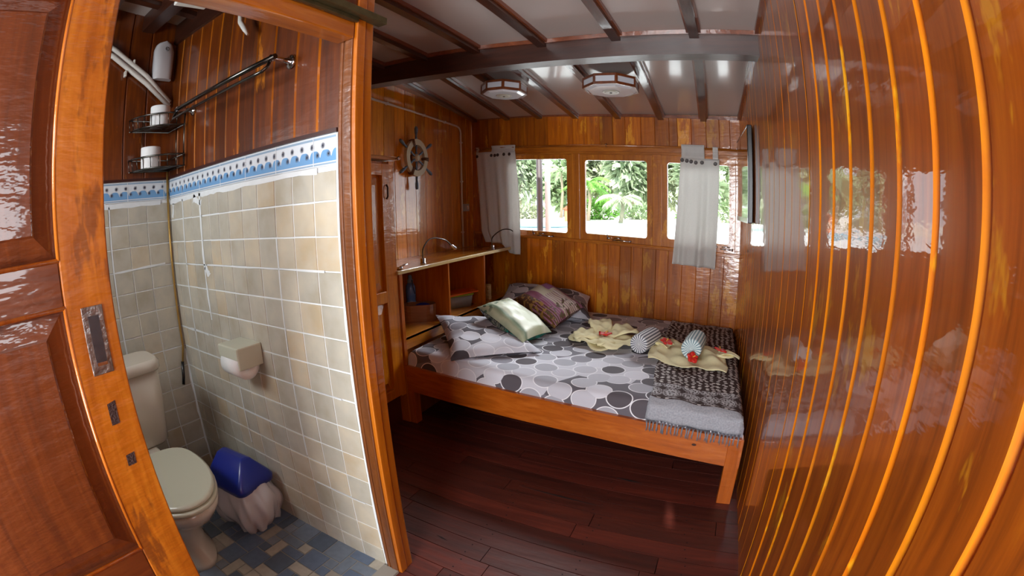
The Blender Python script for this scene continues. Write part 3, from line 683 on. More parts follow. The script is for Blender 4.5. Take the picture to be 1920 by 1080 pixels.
# bed ------------------------------------------------------------
bedx0, bedx1 = -1.672, .24
def yf(x): return 2.036-.1095*(x+1.685)
def zr(x): return seg_interp([(-1.66, .385), (-.66, .375), (.23, .351)], x)
def zrb(x): return seg_interp([(-1.66, .222), (-.5, .232), (.17, .206)], x)
bed = thing('bed', 'varnished teak double bed frame across the cabin under the windows', 'bed', (-.72, 2.7, 0))
mb = MB(); n = 12
for k in range(n):
    a, b = lerp(bedx0, bedx1, k/n), lerp(bedx0, bedx1, (k+1)/n)
    mb.hexa([(a, yf(a), zrb(a)), (b, yf(b), zrb(b)), (b, yf(b)+.028, zrb(b)), (a, yf(a)+.028, zrb(a)), (a, yf(a), zr(a)), (b, yf(b), zr(b)), (b, yf(b)+.028, zr(b)), (a, yf(a)+.028, zr(a))])
kx = .018; mb.prism([(kx+.011*math.cos(a*PI/5), .292+.006*math.sin(a*PI/5)) for a in range(10)], 0, .002, Matrix.Translation((0, yf(kx)+.0005, 0)) @ Matrix.Rotation(PI/2, 4, 'X'), 0, 1)
local(bed, mb).build('front_rail', [BEDW, plain('dark_knot', S(60, 28, 14), .6)], bed)
mb = MB()
for k in range(6):
    a, b = lerp(bedx0, .19, k/6), lerp(bedx0, .19, (k+1)/6)
    mb.hexa([(a, yw(a)-.05, .2), (b, yw(b)-.05, .2), (b, yw(b)-.02, .2), (a, yw(a)-.02, .2), (a, yw(a)-.05, .36), (b, yw(b)-.05, .35), (b, yw(b)-.02, .35), (a, yw(a)-.02, .36)])
local(bed, mb).build('back_rail', BEDW, bed)
for (x0, x1, yy0, yy1, zt) in ((-1.672, -1.625, yf(-1.66)+.001, yf(-1.66)+.06, .22), (.172, .24, yf(.2)-.003, yf(.2)+.05, .352), (-1.672, -1.62, yw(-1.66)-.11, yw(-1.66)-.055, .34), (.12, .175, yw(.15)-.11, yw(.15)-.055, .34)):
    mb = MB(); mb.box(x0, x1, yy0, yy1, 0, zt); local(bed, mb).build('leg', BEDZ, bed, bevel=.003)
for xx in (-1.66, .17):
    mb = MB(); mb.hexa([(xx, yf(xx)+.03, .2), (xx+.028, yf(xx)+.03, .2), (xx+.028, yw(xx)-.055, .2), (xx, yw(xx)-.055, .2), (xx, yf(xx)+.03, .34), (xx+.028, yf(xx)+.03, .34), (xx+.028, yw(xx)-.055, .34), (xx, yw(xx)-.055, .34)]); local(bed, mb).build('end_rail', BEDW, bed)
for k in range(9):
    a = -1.6+k*.21; mb = MB(); mb.hexa([(a, yf(a)+.03, .315), (a+.09, yf(a)+.03, .315), (a+.09, yw(a)-.055, .315), (a, yw(a)-.055, .315), (a, yf(a)+.03, .33), (a+.09, yf(a)+.03, .33), (a+.09, yw(a)-.055, .33), (a, yw(a)-.055, .33)]); local(bed, mb).build('slat', BEDW, bed)
# mattress -------------------------------------------------------
mx0, mx1 = -1.670, .232
def mtop(x, y): return .468-.016*(x+.7)+.004*math.sin(x*7+y*5)*math.sin(y*4)
def my0(x): return yf(x)+.022
def my1(x): return yw(x)-.022
def wr(x, y): return .0035*math.sin(11*x+6*y+2*math.sin(5*y))+.0025*math.sin(23*x-13*y)
def mat_pt(u, v, off=0, lift=True):
    """u along x 0..1, v<0 front side, 0..1 top, >1 back side (in side heights)"""
    x = lerp(mx0, mx1, u); R = .05
    L = my1(x)-my0(x)
    y = my0(x)+v*L
    d = min(v*L, (1-v)*L, (x-mx0), (mx1-x)); d = max(0, d)
    z = mtop(x, y)
    if d < R: z -= R*(1-math.sqrt(max(0, 1-((R-d)/R)**2)))
    if d > .1: z += wr(x, y)
    return Vector((x, y, z+off))
mt = thing('mattress', 'double mattress under a grey and white polka dot sheet', 'mattress', (-.72, 2.7, .33))
mb = MB(); 
us = [0, .004, .01, .018, .026]+[.026+.948*k/40 for k in range(1, 41)]+[.982, .99, .996, 1]
vs = [0, .004, .010, .02, .032]+[.032+.936*k/40 for k in range(1, 41)]+[.98, .99, .996, 1]
G = []
for v in vs:
    row = []
    for u in us:
        p = mat_pt(u, v); row.append(mb.vert(p, (p.x, p.y+p.z)))
    G.append(row)
for j in range(len(vs)-1):
    for i in range(len(us)-1): mb.face((G[j][i], G[j][i+1], G[j+1][i+1], G[j+1][i]), .5, 0, True)
rim = [G[0][i] for i in range(len(us))]+[G[j][-1] for j in range(1, len(vs))]+[G[-1][i] for i in range(len(us)-2, -1, -1)]+[G[j][0] for j in range(len(vs)-2, 0, -1)]
low = []
for i in rim: x, y, z = mb.v[i]; low.append(mb.vert((x, y, .335), (x, y+.335) if abs(y-my0(x)) < .01 else (x+z-.335, y)))
for k in range(len(rim)): q = (k+1) % len(rim); mb.face((rim[q], rim[k], low[k], low[q]), .5, 0, True)
mb.face(low, .5)
local(mt, mb).build('sheet', DOTS, mt)
# pillows and cushions -------------------------------------------
def pillow(P, h, nx=18, ny=18, pin=.08, pw=.5, seed=1, wrinkle=.006, sag=0, uvs=(.6, .45), flange=0):
    """P: four corners in order; P[0]->P[1] is u, P[0]->P[3] is v"""
    A, B, C_, D = [Vector(p) for p in P]; mb = MB(); r = random.Random(seed); ph = [r.uniform(0, 6) for _ in range(6)]
    nrm = ((B-A).cross(D-A)).normalized()
    if nrm.z < 0 and abs(nrm.z) > .1: nrm = -nrm
    def pt(sg):
        def f(u, v):
            cu, cv = abs(2*u-1), abs(2*v-1)
            uu = .5+(u-.5)*(1-pin*(1-cv**2)*0-pin*(cu**2)*(1-cv**2)); vv = .5+(v-.5)*(1-pin*(cv**2)*(1-cu**2))
            p = A*(1-uu)*(1-vv)+B*uu*(1-vv)+C_*uu*vv+D*(1-uu)*vv
            t = (max(0, 1-cu**2.6)*max(0, 1-cv**2.6))**pw
            w = wrinkle*t*(math.sin(9*u+7*v+ph[0]+2*math.sin(6*v+ph[1]))+.6*math.sin(19*u-11*v+ph[2])+.5*math.sin(31*v+9*u+ph[3]))*(1-t*.4)
            return p+nrm*(sg*h*t+w*sg+.002*sg)
        return f
    for sg in (1, -1):
        mb.grid(pt(sg), nx, ny, .5, 0, uvf=lambda u, v: (u*uvs[0]+(5 if sg < 0 else 0), v*uvs[1]))
        if sg < 0:
            cnt = nx*ny
            for i in range(len(mb.f)-cnt, len(mb.f)): mb.f[i] = mb.f[i][::-1]; mb.m[i] = 1
    return mb
p = thing('pillow', 'polka dot pillow nearest the open shelf, corner drooping to the bed edge', 'pillow', (-1.3, 2.42, .5))
mb = pillow([(-1.31, 1.99, .485), (-.90, 2.32, .490), (-1.33, 2.80, .52), (-1.73, 2.47, .60)], .055, seed=3, uvs=(.55, .65), wrinkle=.009)
local(p, mb).build('pillowcase', [DOTS, DOTS], p, weld=True)
p = thing('pillow', 'polka dot pillow against the back wall, behind the purple patchwork cushion', 'pillow', (-1.25, 3.25, .5))
mb = pillow([(-1.56, 2.95, .555), (-.80, 3.06, .505), (-.93, 3.49, .59), (-1.66, 3.50, .65)], .085, seed=4, uvs=(.7, .45), wrinkle=.009)
local(p, mb).build('pillowcase', [DOTS, DOTS], p, weld=True)
def green_(nt, uv, b):
    s = sep(nt, uv); n = nt.nodes.new('ShaderNodeTexNoise'); n.inputs['Scale'].default_value = 9; n.inputs['Detail'].default_value = 4; nt.links.new(uv, n.inputs['Vector'])
    a = math_(nt, 'MULTIPLY_ADD', n.outputs['Fac'], .05); nt.links.new(s.outputs[1], a.node.inputs[2])
    c = ramp(nt, a, [(0, S(70, 92, 84)), (.045, S(186, 190, 160)), (.09, S(110, 128, 104)), (.12, S(200, 202, 178)), (.30, S(176, 182, 150)), (.36, S(204, 204, 184)), (.44, S(150, 160, 132))]).outputs[0]
    v = voro(nt, uv, 22); f = ramp(nt, v.outputs['Distance'], [(.2, (1, 1, 1)), (.3, (0, 0, 0))]).outputs[0]
    g = ramp(nt, s.outputs[0], [(0, (1, 1, 1)), (.08, (.8, .8, .8)), (.12, (0, 0, 0))]).outputs[0]
    return mix(nt, math_(nt, 'MULTIPLY', f, g), c, S(36, 74, 58))
def greenb_(nt, uv, b):
    n = nt.nodes.new('ShaderNodeTexNoise'); n.inputs['Scale'].default_value = 26; n.inputs['Detail'].default_value = 5; n.inputs['Distortion'].default_value = 2; nt.links.new(uv, n.inputs['Vector'])
    c = ramp(nt, n.outputs['Fac'], [(.34, S(34, 44, 52)), (.44, S(92, 92, 84)), (.52, S(158, 158, 140)), (.6, S(60, 70, 66)), (.7, S(150, 136, 84))], 'CONSTANT').outputs[0]
    s = sep(nt, uv); g = ramp(nt, math_(nt, 'SUBTRACT', s.outputs[0], 5.0), [(.24, (0, 0, 0)), (.28, (1, 1, 1))]).outputs[0]
    g2 = math_(nt, 'MULTIPLY', g, math_(nt, 'GREATER_THAN', n.outputs['Fac'], .47)); return mix(nt, g2, c, S(28, 150, 128))
p = thing('cushion', 'pale green satin cushion with patterned underside leaning on the front pillow', 'cushion', (-1.2, 2.6, .58))
mb = pillow([(-1.42, 2.50, .675), (-1.02, 2.32, .53), (-.965, 2.66, .51), (-1.36, 2.84, .665)], .068, seed=7, uvs=(.42, .42), wrinkle=.006, pw=.42)
local(p, mb).build('cover', [uvmat('green_satin', green_, .4, (14, .2)), uvmat('green_pattern_cloth', greenb_, .6, (20, .2))], p, weld=True)
def purp_(nt, uv, b):
    s = sep(nt, uv)
    n = nt.nodes.new('ShaderNodeTexNoise'); n.inputs['Scale'].default_value = 30; n.inputs['Detail'].default_value = 4; nt.links.new(uv, n.inputs['Vector'])
    band = ramp(nt, s.outputs[1], [(0, S(86, 52, 34)), (.10, S(126, 60, 86)), (.17, S(186, 172, 148)), (.28, S(196, 186, 168)), (.34, S(150, 100, 128))], 'CONSTANT').outputs[0]
    st = nt.nodes.new('ShaderNodeTexWave'); st.wave_type = 'BANDS'; st.bands_direction = 'Y'; st.inputs['Scale'].default_value = 14; st.inputs['Distortion'].default_value = 1; nt.links.new(uv, st.inputs['Vector'])
    f = math_(nt, 'MULTIPLY', math_(nt, 'GREATER_THAN', s.outputs[0], .18), math_(nt, 'GREATER_THAN', st.outputs['Fac'], .7))
    c = mix(nt, f, band, S(146, 96, 122))
    g = math_(nt, 'MULTIPLY', math_(nt, 'LESS_THAN', s.outputs[1], .10), math_(nt, 'GREATER_THAN', n.outputs['Fac'], .53)); c = mix(nt, g, c, S(150, 112, 58))
    e = math_(nt, 'MULTIPLY', math_(nt, 'GREATER_THAN', s.outputs[1], .28), math_(nt, 'LESS_THAN', s.outputs[0], .14)); c = mix(nt, e, c, S(140, 84, 130))
    k = math_(nt, 'MULTIPLY', math_(nt, 'GREATER_THAN', s.outputs[0], .29), math_(nt, 'GREATER_THAN', n.outputs['Fac'], .56)); c = mix(nt, k, c, S(84, 66, 40))
    return c
PUR = uvmat('purple_patchwork', purp_, .6, (18, .3))
p = thing('cushion', 'purple and cream patchwork cushion propped on the rear pillow', 'cushion', (-1.1, 3.0, .6))
mb = pillow([(-1.40, 2.98, .625), (-.96, 2.70, .525), (-.86, 3.06, .60), (-1.24, 3.30, .715)], .065, seed=9, uvs=(.40, .40), wrinkle=.007, pw=.42)
local(p, mb).build('cover', [PUR, PUR], p, weld=True)
# shawl ----------------------------------------------------------
def shawl_(nt, uv, b):
    s = sep(nt, uv); v = s.outputs[1]
    mp = nt.nodes.new('ShaderNodeMapping'); mp.inputs['Scale'].default_value = (1, 1.6, 1); nt.links.new(uv, mp.inputs[0])
    v1 = voro(nt, mp.outputs[0], 30, 'F1', .55); small = ramp(nt, v1.outputs['Distance'], [(.0, S(206, 200, 198)), (.24, S(196, 188, 186)), (.30, S(56, 36, 34))], 'CONSTANT').outputs[0]
    v2 = voro(nt, uv, 10.5, 'F1', .1); v3 = voro(nt, uv, 60, 'F1', 1)
    ringf = ramp(nt, v2.outputs['Distance'], [(0, S(160, 158, 162)), (.36, S(190, 188, 192)), (.40, S(60, 44, 42)), (.44, S(176, 172, 176)), (.56, S(60, 44, 42))]).outputs[0]
    ringf = mix(nt, math_(nt, 'LESS_THAN', v3.outputs['Distance'], .28), ringf, S(66, 52, 52))
    inb = math_(nt, 'MAXIMUM', math_(nt, 'MULTIPLY', math_(nt, 'GREATER_THAN', v, .13), math_(nt, 'LESS_THAN', v, .30)), math_(nt, 'GREATER_THAN', v, 1.50))
    c = mix(nt, inb, small, ringf)
    pl = math_(nt, 'LESS_THAN', v, .118)
    ns = nt.nodes.new('ShaderNodeTexNoise'); ns.inputs['Scale'].default_value = 120; nt.links.new(uv, ns.inputs['Vector'])
    g = mix(nt, ns.outputs['Fac'], S(128, 130, 138), S(188, 190, 198)); c = mix(nt, pl, c, g)
    return c
SHAWL = uvmat('brown_paisley_weave', shawl_, .9, (60, .3))
sh = thing('shawl', 'dark brown and white paisley shawl with grey fringed end, across the bed foot', 'shawl', (-.02, 2.6, .47))
def shp(u, t):
    """t distance from the hanging front edge"""
    xL = -.225-.035*min(1, max(0, t-.15)/1.4)+.01*math.sin(t*9); x = lerp(xL, .222, u)
    hang = .072+.006*math.sin(u*14)
    if t < hang: y = my0(x)-.007-.004*math.sin(u*24); z = zr(x)+.012+t
    else:
        dd = t-hang; L = my1(x)-my0(x); y = my0(x)+dd-.004
        pz = mat_pt((x-mx0)/(mx1-mx0), min(1, max(0.0, dd/L)))
        z = pz.z+.006+.0025*math.sin(x*40+y*9)
        if dd < .03: z = min(z, mtop(x, y)+.006); z = max(z, zr(x)+.012+hang)
    return Vector((x, min(y, my1(x)), z))
mb = MB(); g = mb.grid(lambda u, v: shp(u, v*1.62), 26, 110, .5, 0, uvf=lambda u, v: (u*.46, v*1.62))
local(sh, mb).build('cloth', SHAWL, sh, solid=.004)
mb = MB(); r = random.Random(2)
for k in range(26):
    u = (k+.5)/26; a = shp(u, .002); cx = a.x+r.uniform(-.006, .006); yF = yf(a.x)-.006
    for q in range(4):
        s0 = shp(min(1, max(0, u+(q-1.5)*.009)), .003)
        mb.tube([s0, (lerp(s0.x, cx, .6), yF+.004, s0.z-.014), (cx+(q-1.5)*.0012, yF, s0.z-.028), (cx+(q-1.5)*.002+r.uniform(-.003, .003), yF-.001, s0.z-.042-r.uniform(0, .014))], .0011, 5)
local(sh, mb).build('fringe', plain('grey_fringe', S(120, 124, 134), .9), sh)
# towels and cloths ----------------------------------------------
YEL = plain('pale_yellow_cotton', S(236, 228, 184), .9, noise=.08, bscale=60, bump=.4)
def zbed(x, y): return mtop(x, y)+.012
cl = thing('flower_folded_cloth', 'pale yellow cloth folded like a flower, beside the grey striped towel roll', 'cloth', (-.64, 2.76, .485))
mb = MB(); c0 = Vector((-.625, 2.72, .484))
for (ang, L, wd, up, seed) in ((-2.9, .20, .10, .02, 1), (2.0, .24, .08, .055, 2), (.55, .22, .10, .035, 3), (-.75, .23, .13, .006, 4), (-1.9, .18, .14, .008, 5)):
    dr = Vector((math.cos(ang), math.sin(ang), 0)); pr = Vector((-dr.y, dr.x, 0)); rr = random.Random(seed)
    def f(u, v):
        s_ = u*L; half = wd*(math.sin(PI*min(1, u*.62+.10)))*(1 if u < .9 else 1-(u-.9)*4); c = (v-.5)*2
        crease = .010*math.sin(u*17+seed)*math.sin(v*9+seed)
        zz = .014+up*math.sin(PI*.72*u)+(abs(c)**1.6)*(.018+.010*math.sin(seed*2+u*3))*(math.sin(PI*u*.9))+crease
        if abs(c) > .85: zz -= (abs(c)-.85)*.12
        return c0+dr*s_+pr*(c*half)+Vector((0, 0, max(.002, zz)))
    mb.grid(f, 16, 14)
def f(u, v):
    a = 2*PI*u; rr = v*(.17+.035*math.sin(4*a+1)); return c0+Vector((rr*1.15*math.cos(a), rr*1.2*math.sin(a), .004+.010*math.sin(5*a)*v))
mb.grid(f, 40, 6, closeu=True)
local(cl, mb).build('folds', YEL, cl, solid=.004)
cl = thing('fanned_cloth', 'rumpled pale yellow cloth spread on the shawl under the rolled towel', 'cloth', (-.07, 2.58, .485))
mb = MB()
def cb(u, v):
    A, B, C_, D = Vector((-.30, 2.43)), Vector((.145, 2.33)), Vector((.14, 2.76)), Vector((-.30, 2.84))
    p = A*(1-u)*(1-v)+B*u*(1-v)+C_*u*v+D*(1-u)*v
    p.y += .015*math.sin(u*11)*(1-v)-.035*math.sin(PI*u)*(v)*.8+.025*math.sin(PI*u)*(1-v)*(-1); p.x += .02*math.sin(v*7)*(u-.5)*1.2
    e = min(u, 1-u, v, 1-v)
    z = .012+.008*math.sin(u*15+v*4)+.007*math.sin(v*17-u*6)+.010*math.exp(-((u-.12)**2+(v-.45)**2)*60)*2+.010*math.exp(-((u-.88)**2+(v-.55)**2)*60)*2+.007*math.sin((u+v)*22)*(1-e*2)
    if v < .1 or u < .06: z = z*.6+.004
    return Vector((p.x, p.y, zbed(p.x, p.y)-.002+max(.003, z)))
mb.grid(cb, 36, 30); 
for (cx, cy, a) in ((-.225, 2.66, 2.2), (.115, 2.60, -.1)):
    def f(u, v):
        t = a+(u-.5)*4.2; rr = .02+.05*v*(1+.4*math.cos((u-.5)*6)); x = cx+rr*math.cos(t); y = cy+rr*1.2*math.sin(t); return Vector((x, y, zbed(x, y)+.014+.022*math.sin(PI*v*.8)))
    mb.grid(f, 20, 6)
for (cx, cy, a, L) in ((-.22, 2.64, 2.0, .16), (.10, 2.58, -.25, .13), (-.2, 2.63, 2.9, .11)):
    dr = Vector((math.cos(a), math.sin(a), 0)); pr = Vector((-dr.y, dr.x, 0))
    mb.grid(lambda u, v: Vector((cx, cy, zbed(cx, cy)+.016))+dr*(u*L)+pr*((v-.5)*.085*(1-u*.75))+Vector((0, 0, .02*math.sin(PI*u)+.012*abs(v-.5)*2)), 10, 8)
local(cl, mb).build('folds', YEL, cl, solid=.004)
def roll_(dark, lite):
    def f(nt, uv, b):
        s = sep(nt, uv); w = math_(nt, 'FRACT', math_(nt, 'MULTIPLY', s.outputs[0], 20.0)); return mix(nt, math_(nt, 'GREATER_THAN', w, .5), lite, dark)
    return f
def towel_roll(label, a, b_, R, mat):
    a = Vector(a); b_ = Vector(b_); L = (b_-a).length; q = (b_-a).to_track_quat('Z', 'Y').to_matrix().to_4x4(); M = Matrix.Translation(a) @ q
    t = thing('rolled_towel', label, 'towel', tuple((a+b_)/2-Vector((0, 0, R)))); mb = MB()
    prof = [(.001, .012), (R*.2, .004), (R*.28, .010), (R*.42, .000), (R*.5, .007), (R*.64, -.004), (R*.72, .004), (R*.88, -.003), (R*.97, .006), (R, .02), (R*1.01, L*.5), (R, L-.02), (R*.96, L-.004), (R*.7, L), (R*.4, L-.006), (.001, L-.008)]
    mb.lathe(prof, 60, M, uvs=True, a0=-PI/2, a1=1.5*PI-1e-4)
    local(t, mb).build('roll', mat, t)
RG = uvmat('grey_striped_towelling', roll_(S(112, 114, 124), S(232, 232, 234)), .95); RB = uvmat('blue_striped_towelling', roll_(S(132, 158, 166), S(226, 236, 236)), .95)
towel_roll('grey and white striped rolled towel lying on the polka dot sheet', (-.375, 2.53, .527), (-.315, 2.75, .525), .058, RG)
towel_roll('pale blue striped rolled towel lying on the spread yellow cloth', (-.062, 2.45, .55), (-.035, 2.67, .548), .060, RB)
RED = plain('red_petal', S(214, 44, 34), .55, noise=.15, bscale=60); PIS = plain('yellow_stamen', S(236, 190, 70), .6)
def hibiscus(loc, label, rz, s_=1, tilt=(0, 0)):
    t = thing('hibiscus_flower', label, 'flower', loc, rz, 'red hibiscus blooms on the bed'); t.rotation_euler = (tilt[0], tilt[1], rz)
    mb = MB()
    for k in range(5):
        a = 2*PI*k/5
        def f(u, v):
            c = (v-.5)*2; rr = u*.036*s_; w = .021*s_*math.sin(PI*min(1, .15+u*.8))*(1 if u < .9 else .9)
            z = .004+.018*s_*u-.012*s_*u*u+.004*s_*math.sin(c*5+k)*u-.004*s_*c*c
            return Vector((rr*math.cos(a)-c*w*math.sin(a), rr*math.sin(a)+c*w*math.cos(a), z+.0012*k))
        mb.grid(f, 6, 6)
    mb.build('petals', RED, t, solid=.0012)
    mb = MB(); mb.tube([(0, 0, .004), (.006*s_, .003*s_, .014*s_), (.014*s_, .005*s_, .022*s_)], [.0022*s_, .0022*s_, .0034*s_], 7); mb.build('stamen', PIS, t)
hibiscus((-.620, 2.705, .512), 'red hibiscus flower in the middle of the flower-folded yellow cloth', .3, 1.25)
hibiscus((-.222, 2.635, .520), 'red hibiscus flower on the window-ward left corner of the spread yellow cloth', 1.0, 1.1, (.35, 0))
hibiscus((.108, 2.565, .515), 'red hibiscus flower nearest the right wall, on the spread yellow cloth', 2.0, 1.1, (.35, 0))
hibiscus((-.052, 2.405, .515), 'red hibiscus flower tucked under the end of the blue striped towel roll', .6, 1.0, (.9, 0))

# shelf unit -----------------------------------------------------
su = thing('bedside_shelf_unit', 'open-fronted teak shelf unit at the bed head under the left wall', 'shelf unit', (-1.88, 2.8, 0))
def part(name, mat, *boxes, bevel=.002, parent=None):
    mb = MB()
    for b in boxes: mb.box(*b)
    return local(parent or su, mb).build(name, mat, parent or su, bevel=bevel)
SX = -1.668
def shz(y): return .966-.0*(y-2)
part('shelf_top', SHELFY, (XL+.006, SX-.018, 2.02, 3.60, .948, .964))
part('edge_strip', wood('pale_edge_strip', S(176, 140, 84), S(206, 176, 120), S(228, 204, 150), 'y', None, crough=.08, var=.05), (SX-.018, SX, 2.02, 3.60, .944, .967), bevel=.003)
part('side_panel', SHELFZ, (XL+.006, SX-.012, 2.032, 2.052, 0, .948))
part('front_post', SHELFZ, (SX-.03, SX-.006, 2.036, 2.066, 0, .946))
part('bottom_board', SHELFY, (XL+.006, SX-.012, 2.052, 3.60, .535, .553))
part('front_board', SHELFY, (SX-.03, SX-.012, 2.066, 3.60, .475, .556))
part('divider', SHELFZ, (XL+.006, SX-.010, 2.568, 2.586, .553, .948)); part('divider', SHELFZ, (XL+.006, SX-.010, 3.086, 3.104, .553, .948))
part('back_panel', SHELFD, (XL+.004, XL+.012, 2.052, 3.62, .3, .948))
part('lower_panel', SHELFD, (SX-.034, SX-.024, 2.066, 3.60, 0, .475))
# wardrobe -------------------------------------------------------
wd = thing('wardrobe', 'built-in teak wardrobe with panelled door, partly hidden behind the bathroom post', 'wardrobe', (-1.88, 1.5, 0))
part('carcass', WARD, (XL+.008, -1.712, 1.02, 2.028, .2, 1.60), parent=wd)
part('plinth', plain('dark_red_plinth', S(80, 30, 20), .4, coat=.3), (XL+.008, -1.735, 1.02, 2.028, 0, .2), parent=wd)
part('top_board', SHELFY, (XL+.008, -1.665, 1.02, 2.045, 1.605, 1.628), bevel=.006, parent=wd)
part('side_stile', WARD, (-1.712, -1.682, 1.985, 2.030, .2, 1.60), parent=wd)
wdd = thing('door', None, None, (-1.69-(-1.88)-0, 0, 0)); wdd.location = (0, 0, 0); wdd.parent = wd
def wp(name, mat, *boxes, bevel=.003):
    mb = MB()
    for b in boxes: mb.box(*b)
    return local(wd, mb).build(name, mat, wdd, bevel=bevel)
wp('stile', WARD, (-1.712, -1.680, 1.925, 1.985, .21, 1.585)); wp('stile', WARD, (-1.712, -1.680, 1.05, 1.12, .21, 1.585))
wp('rail', WARD, (-1.712, -1.680, 1.12, 1.925, 1.518, 1.585)); wp('rail', WARD, (-1.712, -1.680, 1.12, 1.925, .798, .866)); wp('rail', WARD, (-1.712, -1.680, 1.12, 1.925, .21, .27))
for (z0, z1) in ((.866, 1.518), (.27, .798)):
    mb = MB(); O = [(1.12, z0), (1.925, z0), (1.925, z1), (1.12, z1)]; e = .055; I = [(1.12+e, z0+e), (1.925-e, z0+e), (1.925-e, z1-e), (1.12+e, z1-e)]
    io = [mb.vert((-1.705, *p)) for p in O]; ii = [mb.vert((-1.686, *p)) for p in I]; mb.face(ii, .6)
    for k in range(4): mb.face((io[k], io[(k+1) % 4], ii[(k+1) % 4], ii[k]), .4)
    local(wd, mb).build('panel', WARD, wdd)
mb = MB(); mb.tube([(-1.675, 1.955, 1.385), (-1.665, 1.955, 1.40), (-1.665, 1.955, 1.45), (-1.675, 1.955, 1.465)], .005, 8); local(wd, mb).build('handle', plain('dark_bronze', S(60, 40, 26), .35, metal=.6), wdd)
mb = MB(); mb.lathe([(.004, 0), (.006, .01), (.011, .016), (.012, .024), (.006, .03)], 14, Matrix.Translation((-1.665, 2.03, 1.616)) @ Matrix.Rotation(PI/2, 4, 'Y')); local(wd, mb).build('knob', CHROME, wd)
# things on the shelf --------------------------------------------
def gooseneck(x, y, label, head, apex, base=True):
    z = .9645
    t = thing('gooseneck_lamp', label, 'reading lamp', (x, y, z), group='gooseneck reading lamps on the shelf')
    mb = MB(); mb.lathe([(.020, 0), (.020, .004), (.017, .005), (.017, .034), (.014, .036)], 20); mb.build('base', CHROME, t)
    P = [Vector((0, 0, .03)), Vector((0, .01, .10)), Vector(apex), (Vector(apex)*.35+Vector(head)*.65)+Vector((0, 0, .022)), Vector(head)]
    pts = []
    for i in range(len(P)-1):
        p0, p1, p2, p3 = P[max(0, i-1)], P[i], P[i+1], P[min(len(P)-1, i+2)]
        for k in range(8):
            s_ = k/8; pts.append(.5*((2*p1)+(-p0+p2)*s_+(2*p0-5*p1+4*p2-p3)*s_*s_+(-p0+3*p1-3*p2+p3)*s_**3))
    pts.append(P[-1]); mb = MB(); mb.tube(pts, .0045, 8); mb.build('neck', STEELD, t)
    d = (P[-1]-P[-2]).normalized(); mb = MB(); mb.tube([P[-1]-d*.005, P[-1]+d*.012, P[-1]+d*.05, P[-1]+d*.056], [.006, .010, .013, .011], 14); mb.build('lamp_head', CHROME, t)
gooseneck(-1.745, 2.375, 'chrome gooseneck reading lamp standing mid-shelf, its neck arched over the wood', (.03, .30, .095), (.0, .10, .155))
gooseneck(-1.73, 3.33, 'chrome gooseneck reading lamp at the window end of the shelf, before the curtain', (.10, .24, .12), (.03, .12, .155))
t = thing('wall_lamp_base', 'small chrome fitting on the near end of the shelf by the wardrobe', 'fitting', (-1.73, 2.115, .9645))
mb = MB(); mb.lathe([(.018, 0), (.018, .012), (.010, .014)], 16); mb.tube([(0, 0, .012), (.012, .02, .022), (.02, .05, .024)], .005, 8); mb.build('body', CHROME, t)
# wooden tissue box with blue bag
bxd = Vector((.196, .135, 0)).normalized(); bz = math.atan2(bxd.y, bxd.x)
bx = thing('wooden_box', 'small brown wooden box with rounded ends in the near shelf compartment', 'box', (-1.865, 2.462, .553), bz)
mb = MB()
def stad(L, Wd, n=8):
    r = Wd/2; return [(L/2-r+r*math.cos(-PI/2+PI*k/n), r*math.sin(-PI/2+PI*k/n)) for k in range(n+1)]+[(-L/2+r+r*math.cos(PI/2+PI*k/n), r*math.sin(PI/2+PI*k/n)) for k in range(n+1)]
o = stad(.235, .13); i_ = stad(.215, .11)
vo0 = [mb.vert((x, y, 0)) for x, y in o]; vo1 = [mb.vert((x*1.03, y*1.03, .118)) for x, y in o]; vi1 = [mb.vert((x, y, .118)) for x, y in i_]; vi0 = [mb.vert((x, y, .012)) for x, y in i_]
n = len(o)
for k in range(n):
    q = (k+1) % n
    mb.face((vo0[k], vo0[q], vo1[q], vo1[k])); mb.face((vo1[k], vo1[q], vi1[q], vi1[k])); mb.face((vi1[k], vi1[q], vi0[q], vi0[k]))
mb.face(vo0[::-1]); mb.face(vi0); mb.build('box_body', BOXW, bx)
bg = thing('blue_pouch', 'crumpled blue pouch showing over the rim of the wooden box', 'pouch', (-1.84, 2.478, .567), bz)
mb = MB(); mb.grid(lambda u, v: Vector((.065*math.cos(2*PI*u)*math.sin(PI*v)*(1+.1*math.sin(9*u*PI)), .035*math.sin(2*PI*u)*math.sin(PI*v), .055*(1-math.cos(PI*v))*(1+.06*math.sin(14*u)*math.sin(PI*v)))), 20, 10, closeu=True)
mb.build('pouch_body', plain('blue_plastic', S(36, 50, 150), .35), bg)
bt = thing('water_bottle', 'translucent blue water bottle standing behind the wooden box rim', 'bottle', (-1.975, 2.522, .553))
mb = MB(); BLU = plain('blue_bottle', S(86, 140, 220), .15, trans=.08, coat=.5)
mb.lathe([(.030, 0), (.036, .006), (.036, .12), (.033, .13), (.036, .14), (.036, .205), (.034, .225), (.022, .245), (.018, .25)], 24, tone=.5); mb.build('bottle_body', BLU, bt)
mb = MB(); mb.lathe([(.020, .248), (.021, .27), (.014, .275), (.012, .30), (.006, .304)], 18); mb.build('cap', plain('grey_blue_cap', S(120, 150, 180), .3, trans=.2), bt)
mb = MB(); mb.tube([(.020, -.005, .27), (.034, -.018, .24), (.038, -.012, .20), (.036, .002, .17)], .003, 6); mb.build('strap', BLACK, bt)
tc_ = bpy.data.curves.new('lettering', 'FONT'); tc_.body = 'PRIM'; tc_.size = .026; tc_.extrude = .0004; tc_.align_x = 'CENTER'; tc_.materials.append(WHITEP)
tmp = bpy.data.objects.new('tmp', tc_); COL.objects.link(tmp); bpy.context.view_layer.update()
